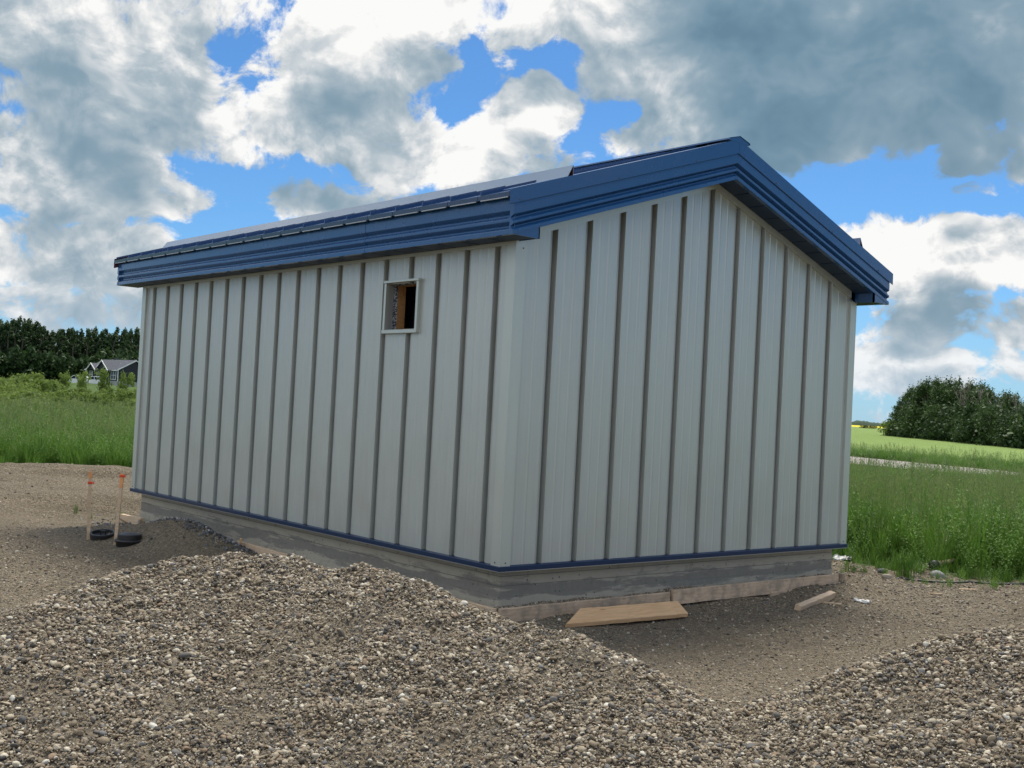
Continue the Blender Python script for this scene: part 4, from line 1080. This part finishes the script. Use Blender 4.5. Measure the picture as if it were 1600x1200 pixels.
grass_patch('verge_grass', 'rough grass verge on the far side of the gravel road', (1180, 1900), 50.0, 84.0, 9.0, lambda x, y, d_: behind_road(x, y) & (((x - f0[0]) * rn[0] + (y - f0[1]) * rn[1]) > -6.5), .72)
grass_patch('left_meadow_grass', 'tall green grass at the back of the bare yard left of the shed', (-480, 420), 21.0, 42.0, 26.0, lambda x, y, d_: (ing(x, y) > .1))
grass_patch('back_meadow_grass', 'pale far grass in front of the willow brush on the left', (-480, 420), 42.0, 60.0, 9.0, lambda x, y, d_: (ing(x, y) > .1), 1.0)
# odd weeds at the yard's edge
n = 260; t1 = rng.uniform(0, 1, n); seg = rng.integers(1, len(EDGE) - 2, n)
E0 = np.array(EDGE); ex = E0[seg] * (1 - t1[:, None]) + E0[seg + 1] * t1[:, None]; ex = ex + rng.normal(0, .45, (n, 2)) - np.array([0, .35])
ok = (edge_signed(ex[:, 0], ex[:, 1]) < .5); ex = ex[ok]
ex = np.r_[ex, [onz(190, 812, GZ)[:2], onz(140, 815, GZ)[:2], onz(118, 812, GZ)[:2], onz(1405, 898, GZ)[:2] , onz(1430, 901, GZ)[:2], onz(1422, 903, GZ)[:2], onz(1415, 900, GZ)[:2], onz(1485, 915, GZ)[:2]]]
sc_ = rng.uniform(.12, .42, len(ex)); sc_[-8:-5] = .32; sc_[-5:-1] = .75
o = scatter('yard_weeds', np.c_[ex, ground_z(ex[:, 0], ex[:, 1])], sc_[:, None] * np.ones((1, 3)), np.c_[np.zeros((len(ex), 2)), rng.uniform(0, 6, len(ex))], rng.choice([2, 4, 5], len(ex)), TUFT)
tag(o, 'low weeds and grass seedlings along the edge of the bare yard', 'weeds', kind='stuff')

def leaf_cloud(centers, radii, n, size, seed, flat=.8, droop=.0):
    """n leaf sprays spread through ellipsoid clumps; returns verts, quads"""
    r_ = np.random.default_rng(seed); k = r_.choice(len(centers), n, p=(radii[:, 0] ** 2) / (radii[:, 0] ** 2).sum())
    d_ = r_.normal(size=(n, 3)); d_ /= np.linalg.norm(d_, axis=1)[:, None]
    rad = r_.random(n) ** .45
    P = centers[k] + d_ * radii[k] * rad[:, None] * (1 + .12 * r_.normal(size=(n, 1)))
    nn = d_ * .7 + r_.normal(size=(n, 3)) * .8; nn[:, 2] += .35; nn /= np.linalg.norm(nn, axis=1)[:, None]
    a = np.cross(nn, r_.normal(size=(n, 3))); a /= np.linalg.norm(a, axis=1)[:, None]; b = np.cross(nn, a)
    s_ = size * np.exp(r_.normal(0, .35, n))[:, None]
    q = np.stack([P - a * s_, P - b * s_ * .55 + nn * s_ * .15, P + a * s_, P + b * s_ * .55 + nn * s_ * .15], 1)
    return q.reshape(-1, 3), np.arange(4 * n).reshape(-1, 4)
def tree_meshes(seed, H, R, kind, nleaf, size, leafmat, barkmat=BARK):
    r_ = random.Random(seed); mb = MB(); cs, rs = [], []
    lean = (r_.uniform(-.05, .05) * H, r_.uniform(-.05, .05) * H); tr = H * (.016 if kind != 'shrub' else .01)
    stems = 1 if kind == 'poplar' else (3 if kind == 'tree' else 7)
    for s_ in range(stems):
        a0 = r_.uniform(0, 6.28); sp = 0 if stems == 1 else R * (.35 if kind == 'tree' else .55)
        top = H * (r_.uniform(.80, .97) if stems > 1 else .95)
        ex, ey = lean[0] + math.cos(a0) * sp, lean[1] + math.sin(a0) * sp
        bx, by = (0, 0) if stems == 1 else (math.cos(a0) * R * .12, math.sin(a0) * R * .12)
        path = [(bx + (ex - bx) * u_ + r_.uniform(-.02, .02) * H * (u_ > 0), by + (ey - by) * u_ + r_.uniform(-.02, .02) * H * (u_ > 0), -.3 + (top + .3) * u_) for u_ in (0, .25, .5, .75, 1)]
        tk = tr / math.sqrt(stems) * 1.2
        mb.tube(path, [tk * 1.25, tk, tk * .75, tk * .5, tk * .12], 7)
        nb = {'poplar': 18, 'tree': 8, 'shrub': 4}[kind]
        for k in range(nb):
            lo = {'poplar': .22, 'tree': .18, 'shrub': .15}[kind]
            u_ = lo + (.96 - lo) * (k + r_.random()) / nb; i = min(3, int(u_ * 4)); f_ = u_ * 4 - i
            p = [path[i][c] * (1 - f_) + path[i + 1][c] * f_ for c in range(3)]
            env = math.sin(min(1, (u_ - lo) / (1 - lo) * .85 + .22) * math.pi) ** .6
            ln = R * env * r_.uniform(.55, 1.0) * (.8 if stems > 1 else 1); aa = r_.uniform(0, 6.28)
            q = (p[0] + math.cos(aa) * ln, p[1] + math.sin(aa) * ln, p[2] + ln * r_.uniform(.15, .75))
            mid = tuple((p[c] + q[c]) / 2 + (ln * .06 if c == 2 else 0) for c in range(3))
            mb.tube([p, mid, q], [tk * .38, tk * .26, tk * .06], 5)
            rr = R * r_.uniform(.22, .42) * (.75 + .35 * env) * (.72 if kind == 'poplar' else 1)
            cs.append(q); rs.append((rr, rr, rr * r_.uniform(.65, 1.0)))
            cs.append(mid); rs.append((rr * .8, rr * .8, rr * .7))
        cs.append((path[4][0], path[4][1], top - R * .12)); rs.append((R * .24, R * .24, R * .36))
    V, F = leaf_cloud(np.array(cs), np.array(rs), nleaf, size, seed)
    V[:, 2] = np.maximum(V[:, 2], .05)
    return mb.data('trunk', barkmat, True, fix=False), np_mesh('crown', V, F, leafmat)
def plant(name, meshes, x, y, s_, rz, label, cat, group, sz=1.0, names=('trunk', 'crown')):
    r0 = empty(name, (x, y, gz(x, y)), rz); r0.scale = (s_, s_, s_ * sz); tag(r0, label, cat, group)
    for nm, me in zip(names, meshes): link(nm, me, r0)
    return r0
# ---- the dark wood behind the house on the left
POP = [tree_meshes(20 + k, 17.0, 2.7, 'poplar', 3200, .225, LEAF_DARK) for k in range(5)]
r_ = random.Random(3)
def wood_top(px): return np.interp(px, [-300, -150, 0, 25, 55, 65, 100, 160, 215, 320], [505, 500, 499, 496, 503, 512, 514, 512, 514, 516])
for row, (dist, step) in enumerate(((318, 7.0), (332, 6.6), (348, 6.6))):
    px = -110 + row * 3
    while px < 270:
        p = at(px, 600, dist + r_.uniform(-5, 5)); zg = gz(p[0], p[1])
        top = at(px, wood_top(px) + r_.uniform(-2, 11), dist)[2]
        plant('poplar_tree', POP[r_.randrange(5)], p[0], p[1], max(.5, (top - zg) / 16.6), r_.uniform(0, 6.28), 'tall dark poplar in the dense wood behind the navy house', 'tree', 'poplars of the wood behind the house', 1.0)
        px += step * r_.uniform(.7, 1.3)
# undergrowth closing the foot of the wood
UND = tree_meshes(40, 5.0, 3.2, 'shrub', 900, .38, LEAF_DARK)
px = -170
while px < 300:
    p = at(px, 600, 311 + r_.uniform(-3, 3)); plant('understory_shrub', UND, p[0], p[1], r_.uniform(.8, 1.5), r_.uniform(0, 6), 'dark leafy undergrowth at the foot of the wood behind the house', 'shrub', 'undergrowth of the wood', 1.2, ('stems', 'foliage')); px += r_.uniform(9, 15)
# ---- willow brush
WIL = [tree_meshes(60 + k, 2.6, 1.25, 'shrub', 1300, .10, LEAF_WILLOW) for k in range(4)]
def brush_top(px): return np.interp(px, [-300, 0, 30, 60, 90, 95, 130, 145, 165, 190, 215, 300], [579, 579, 577, 580, 594, 600, 604, 604, 602, 600, 601, 602])
for row, (d0, drop, step) in enumerate(((50, 36, 12), (56, 27, 12), (66, 18, 12), (80, 5, 11), (96, 0, 12))):
    px = -130 + 4 * row
    while px < 250:
        dd = d0 + r_.uniform(-4, 4); p = at(px, 600, dd); zg = gz(p[0], p[1]); top = at(px, brush_top(px) + drop + r_.uniform(-2, 9), dd)[2]
        plant('willow_shrub', WIL[r_.randrange(4)], p[0], p[1], max(.3, (top - zg) / 2.85), r_.uniform(0, 6), 'bright green willow shrub in the brush beyond the left meadow', 'shrub', 'willow brush beyond the left meadow', 1.0, ('stems', 'foliage'))
        px += step * r_.uniform(.6, 1.3)
for px, py, lab in ((100, 577, 'bushy bright green sapling left of the white vehicles'), (166, 571, 'bright green sapling in front of the navy house porch'), (129, 576, 'slim dark sapling between the two white vehicles'), (194, 576, 'pointed green sapling before the gable end of the house')):
    dd = 110; p = at(px, 600, dd); zg = gz(p[0], p[1]); top = at(px, py, dd)[2]
    plant('sapling', WIL[hash(lab) % 1 + (px % 4)], p[0], p[1], (top - zg) / 2.75 * .62, px * .3, lab, 'sapling', 'saplings before the house', 1.61, ('stems', 'foliage'))
# ---- the bluff of trees in the field on the right
ORD = ['first', 'second', 'third', 'fourth', 'fifth', 'sixth', 'seventh', 'eighth', 'ninth', 'tenth', 'eleventh', 'twelfth', 'thirteenth', 'fourteenth']
BLF = [tree_meshes(80 + k, 8.0, 2.5, 'tree', 4200, .115, LEAF_CLUMP) for k in range(4)]
BLS = [tree_meshes(90 + k, 3.4, 1.7, 'shrub', 1800, .10, LEAF_CLUMP) for k in range(2)]
def bluff_top(px): return np.interp(px, [1390, 1400, 1425, 1445, 1465, 1500, 1520, 1545, 1575, 1610, 1700], [650, 628, 604, 590, 584, 587, 596, 602, 612, 616, 612])
def bluff_dist(px): return np.interp(px, [1385, 1600, 1800], [132, 104, 92])
for k, px in enumerate((1409, 1425, 1440, 1456, 1470, 1486, 1500, 1517, 1533, 1549, 1566, 1583, 1600, 1622)):
    for row in (0, 1):
        q = px + row * 7 + r_.uniform(-4, 4); dd = bluff_dist(q) + row * 9 + r_.uniform(-1, 2); p = at(q, 680, dd); zg = gz(p[0], p[1]); top = at(q, bluff_top(q) + r_.uniform(-1, 9), dd)[2]
        plant('bluff_tree', BLF[(k + row * 2) % 4], p[0], p[1], (top - zg) / 7.9, r_.uniform(0, 6), ORD[k] + ' leafy tree from the left in the ' + ('front', 'back')[row] + ' row of the bluff beyond the road', 'tree', 'trees of the bluff in the field')
for px in list(np.arange(1397, 1700, 12.0)):
    dd = bluff_dist(px) - 3.5 + r_.uniform(-1, 1); p = at(px, 680, dd); plant('bluff_shrub', BLS[int(px) % 2], p[0], p[1], r_.uniform(.7, 1.35) * (.6 if px < 1403 else 1), r_.uniform(0, 6), 'dark shrub skirting the foot of the bluff of trees', 'shrub', 'shrubs skirting the bluff', 1.0, ('stems', 'foliage'))
# bare dead crowns standing above the bluff
def dead_mesh(seed, H):
    r2 = random.Random(seed); mb = MB()
    def br(p, d_, ln, rad, lev):
        q = p + d_ * ln; mb.tube([p, p + d_ * ln * .5 + Vector((r2.uniform(-.03, .03), r2.uniform(-.03, .03), 0)) * ln, q], [rad, rad * .8, rad * .45], 5)
        if lev:
            for k in range(4 if lev == 3 else 3):
                nd = (d_ + Vector((r2.uniform(-.7, .7), r2.uniform(-.7, .7), r2.uniform(.0, .5)))).normalized(); br(p + d_ * ln * r2.uniform(.45, 1.0), nd, ln * r2.uniform(.38, .6), rad * .5, lev - 1)
    for k in range(2): br(Vector((k * .4, 0, -.2)), Vector((r2.uniform(-.12, .12), r2.uniform(-.12, .12), 1)).normalized(), H * .55, .10, 3)
    return mb.data('branches', BARKP, True, fix=False)
DEAD = [dead_mesh(5, 9.0), dead_mesh(6, 9.0)]
for k, (px, py) in enumerate(((1496, 582), (1508, 588), (1531, 592), (1566, 597), (1594, 604))):
    dd = bluff_dist(px) - 1; p = at(px, 680, dd); zg = gz(p[0], p[1]); top = at(px, py, dd)[2]
    r0 = empty('dead_tree', (p[0], p[1], zg), k * 1.3); s_ = (top - zg) / 8.6; r0.scale = (s_, s_, s_)
    tag(r0, ORD[k] + ' bare grey dead tree from the left among the bluff', 'tree', 'dead trees in the bluff'); link('branches', DEAD[k % 2], r0)
# hedge lump in the far field
for px in (1347, 1352, 1357, 1362, 1367):
    p = at(px, 670, 420); plant('field_shrub', BLS[int(px) % 2], p[0], p[1], .52, px, 'dark bush in a low row in front of the yellow field', 'shrub', 'bushes before the yellow field', .9, ('stems', 'foliage'))
for px, py in ((1388, 672), (1394, 678)):
    p = at(px, 685, 128); plant('edge_shrub', WIL[px % 4], p[0], p[1], .8, px, 'small lighter shrub at the left edge of the bluff', 'shrub', 'shrubs at the left edge of the bluff', 1.0, ('stems', 'foliage'))

# ================================================================== HOUSE AND VEHICLES FAR LEFT
SIDING = mat_simple('navy_siding', (.012, .015, .027), .6, .15, .6, 0); SHINGLE = mat_simple('grey_shingle', (.075, .08, .097), .85, .2, 1.2, .3); WHITEP = mat_simple('white_trim', (.72, .73, .74), .5, .05, 2, 0)
m_, t_, b_ = new_mat('window_glass'); b_.inputs['Base Color'].default_value = (.03, .04, .05, 1); b_.inputs['Roughness'].default_value = .06; GLASS = m_
HD = 262.0
hc = at(183, 603, HD); hz_ = gz(hc[0], hc[1])
view = np.array([hc[0] - CAM[0], hc[1] - CAM[1]]); view /= np.linalg.norm(view)
house = empty('bungalow', (hc[0], hc[1], hz_))                # local: corner at origin, front wall along -x, gable end along +y
# front wall runs to the left in view, foreshortened; the gable end runs to the right
fr_ang = math.atan2(view[1], view[0])
house.scale = (.94, .94, .94)
house.rotation_euler = (0, 0, fr_ang - math.radians(90) + math.radians(-57) + math.radians(0))
tag(house, 'navy bungalow with grey shingle roof and white trim before the wood', 'house')
HL, HWD, HH, HF, RI = 13.0, 9.0, 2.6, 1.0, 2.3
def hb(name, mat, x0, x1, y0, y1, z0, z1, parent=None):
    mb = MB(); mb.box(x0, x1, y0, y1, z0, z1); return mb.obj(name, mat, parent or house)
hb('foundation', mat_simple('pale_parging', (.35, .36, .38), .8, .1, 1, 0), -HL + .05, -.05, .05, HWD - .05, -1.0, HF)
mb = MB(); mb.loft([[(x, y, z) for y, z in ((0, HF), (HWD, HF), (HWD, HF + HH), (HWD / 2, HF + HH + RI), (0, HF + HH))] for x in (-HL, 0)]); mb.obj('wall', SIDING, house)
zt = HF + HH; ov = .45
def gable_roof(name, x0, x1, parent):
    mb = MB(); k = RI / (HWD / 2)
    q = [(-ov, zt - ov * k + .02), (HWD / 2, zt + RI + .05), (HWD + ov, zt - ov * k + .02), (HWD + ov, zt - ov * k + .22), (HWD / 2, zt + RI + .27), (-ov, zt - ov * k + .22)]
    mb.loft([[(x, y, z) for y, z in q] for x in (x0, x1)]); return mb.obj(name, SHINGLE, parent)
rf = gable_roof('roof', -HL - .3, .35, house)
k = RI / (HWD / 2)
for s_ in (0, 1):                                            # white barge boards on the gable end
    ya, yb = (-ov, HWD / 2) if s_ == 0 else (HWD / 2, HWD + ov)
    za, zb = (zt - ov * k, zt + RI) if s_ == 0 else (zt + RI, zt - ov * k)
    mb = MB(); mb.loft([[(x, ya, za), (x, yb, zb + .03), (x, yb, zb + .28), (x, ya, za + .25)] for x in (.352, .42)]); mb.obj('barge_board', WHITEP, rf)
hb('eave_board', WHITEP, -HL - .3, .35, -ov - .06, -ov - .002, zt - ov * k - .02, zt - ov * k + .2, rf)
for q in ((-3.4, 2.6), (-2.2, 3.4)): hb('roof_vent', WHITEP, q[0], q[0] + .35, q[1], q[1] + .35, zt + q[1] * k, zt + q[1] * k + .42, rf)
hb('chimney', SHINGLE, -8.6, -8.1, 4.6, 5.1, zt + RI - .2, zt + RI + .75, rf); hb('chimney', SHINGLE, -1.5, -1.1, 5.2, 5.6, zt + RI - .6, zt + RI + .55, rf)
def cross_gable(xc, hw, rise, proj):
    mb = MB(); mb.loft([[(xc - hw, y, zt - .1), (xc + hw, y, zt - .1), (xc, y, zt + rise)] for y in (-proj, 3.2)]); w_ = mb.obj('porch_gable', SIDING, house)
    for s_ in (-1, 1):
        mb = MB(); mb.loft([[(xc + s_ * (hw + .4), y, zt - .38), (xc, y, zt + rise + .02), (xc, y, zt + rise + .24), (xc + s_ * (hw + .4), y, zt - .14)] for y in (-proj - .3, 3.4)]); mb.obj('gable_roof', SHINGLE, w_)
        mb = MB(); mb.loft([[(xc + s_ * (hw + .42), y, zt - .42), (xc, y, zt + rise - .02), (xc, y, zt + rise + .26), (xc + s_ * (hw + .42), y, zt - .14)] for y in (-proj - .40, -proj - .302)]); mb.obj('barge_board', WHITEP, w_)
cross_gable(-4.6, 2.3, 2.0, 1.2); cross_gable(-7.9, 1.5, 1.2, 1.9)
for (xc, w_, h0, h1) in ((-11.0, 1.0, HF + .5, HF + 2.2), (-8.3, .8, HF + .5, HF + 2.2), (-6.9, .8, HF + .5, HF + 2.2), (-1.7, 1.9, HF + .35, HF + 2.3)):
    fr = MB(); t__ = .12
    for (a, b, c, d_) in ((xc - w_ / 2 - t__, xc + w_ / 2 + t__, h1, h1 + t__), (xc - w_ / 2 - t__, xc + w_ / 2 + t__, h0 - t__, h0), (xc - w_ / 2 - t__, xc - w_ / 2, h0, h1), (xc + w_ / 2, xc + w_ / 2 + t__, h0, h1), (xc - .05, xc + .05, h0, h1), (xc - w_ / 2, xc - .05, (h0 + h1) / 2 - .04, (h0 + h1) / 2 + .04), (xc + .05, xc + w_ / 2, (h0 + h1) / 2 - .04, (h0 + h1) / 2 + .04)): fr.box(a, b, -.09, -.003, c, d_)
    f_ = fr.obj('window', WHITEP, house); hb('pane', GLASS, xc - w_ / 2, xc + w_ / 2, -.03, -.004, h0, h1, f_)
hb('door', SIDING, -5.6, -4.7, -.06, -.004, HF, HF + 2.05); hb('corner_board', WHITEP, -.14, .012, -.012, .0, HF, zt); hb('corner_board', WHITEP, .001, .013, .001, .14, HF, zt)
st = MB()
for k_ in range(5): st.box(-6.6, -4.2, -1.5 - .3 * (k_ + 1), -1.5 - .3 * k_, -.2, HF - .2 * (k_ + 1))
st.box(-6.6, -4.2, -1.5, -.05, -.2, HF - .02); st.obj('steps', WOODG, house)

WHITECAR = mat_simple('white_car_paint', (.74, .75, .76), .25, .03, 2, 0); TYRE = mat_simple('tyre_rubber', (.02, .02, .02), .8, .2, 8, .2); RIM = mat_simple('rim_metal', (.45, .46, .47), .35, .1, 4, 0, .8)
CARGLASS = mat_simple('tinted_glass', (.015, .018, .022), .08, .1, 2, 0); LAMP = mat_simple('lamp_red', (.35, .02, .015), .3, .1, 4, 0); LAMPW = mat_simple('lamp_clear', (.6, .62, .65), .15, .1, 4, 0)
def make_suv(px, py, dist, ang, label, first=None):
    p = at(px, py, dist); loc = (p[0], p[1], gz(p[0], p[1]))
    if first is not None:
        r0 = first.copy(); COL.objects.link(r0); r0.location = loc; r0.rotation_euler = (0, 0, ang); r0['label'] = label
        for ch in list(first.children):
            c = ch.copy(); COL.objects.link(c); c.parent = r0
            for g_ in ch.children: q = g_.copy(); COL.objects.link(q); q.parent = c
        return r0
    r0 = empty('parked_suv', loc, ang); tag(r0, label, 'car', 'white vehicles parked by the house')
    # side outline stations along x: (x, z bottom, z belt, z roof, half width belt, half width roof)
    ST = [(-2.35, .50, .86, .88, .78, .76), (-2.25, .36, 1.02, 1.05, .88, .84), (-2.15, .32, 1.08, 1.45, .92, .72), (-1.9, .32, 1.10, 1.74, .94, .72), (-.6, .32, 1.08, 1.80, .95, .74), (.35, .32, 1.06, 1.74, .95, .72), (1.0, .32, 1.04, 1.12, .94, .84), (1.2, .32, 1.02, 1.06, .93, .86), (2.0, .34, .94, .97, .90, .82), (2.3, .40, .80, .84, .80, .74), (2.38, .50, .70, .72, .74, .7)]
    mb = MB(); mb.loft([[(x, -wb, zb), (x, wb, zb), (x, wb + .0, (zb + zl) / 2), (x, wb, zl), (x, wr, zr_), (x, -wr, zr_), (x, -wb, zl), (x, -wb, (zb + zl) / 2)] for x, zb, zl, zr_, wb, wr in ST]); mb.obj('body', WHITECAR, r0)
    def quad(name, pts, mat, th):
        mb = MB(); a, b, c, d_ = [Vector(q) for q in pts]; n = (b - a).cross(d_ - a).normalized() * th
        mb.loft([[a, b, c, d_], [a + n, b + n, c + n, d_ + n]]); mb.obj(name, mat, r0)
    for s_ in (-1, 1):
        for x0, x1, t0, t1 in ((-1.95, -1.30, -1.80, -1.25), (-1.20, -.25, -1.18, -.22), (-.15, .80, -.12, .30)):
            yb, yt = s_ * .945, s_ * .752
            quad('side_window', [(x0, yb, 1.14), (x1, yb, 1.14), (t1, yt, 1.66), (t0, yt, 1.66)] if s_ < 0 else [(x1, yb, 1.14), (x0, yb, 1.14), (t0, yt, 1.66), (t1, yt, 1.66)], CARGLASS, .02)
        quad('headlight', [(2.30, s_ * .55, .70), (2.30, s_ * .80, .70), (2.22, s_ * .82, .84), (2.28, s_ * .55, .84)], LAMPW, .05 * -s_)
        quad('tail_light', [(-2.27, s_ * .70, .92), (-2.27, s_ * .86, .92), (-2.18, s_ * .78, 1.30), (-2.18, s_ * .70, 1.30)], LAMP, .05 * s_)
        for x in (-1.42, 1.42):
            mb = MB(); mb.tube([(x, s_ * .72, .36), (x, s_ * .96, .36)], [.36, .36], 20); t0_ = mb.obj('wheel', TYRE, r0)
            mb = MB(); mb.tube([(x, s_ * .961, .36), (x, s_ * .975, .36)], [.22, .20], 16); mb.obj('rim', RIM, t0_)
    quad('windscreen', [(.98, -.80, 1.12), (.98, .80, 1.12), (.42, .66, 1.70), (.42, -.66, 1.70)], CARGLASS, .03)
    quad('rear_window', [(-2.18, .76, 1.16), (-2.18, -.76, 1.16), (-1.98, -.64, 1.62), (-1.98, .64, 1.62)], CARGLASS, .03)
    return r0
ca = math.atan2(RT[1], RT[0])
suv = make_suv(118, 600, 225, ca + 3.3, 'white SUV parked left of the house, the left one of two')
make_suv(145, 600, 232, ca + 3.5, 'white SUV parked nearer the house, partly behind saplings', suv)
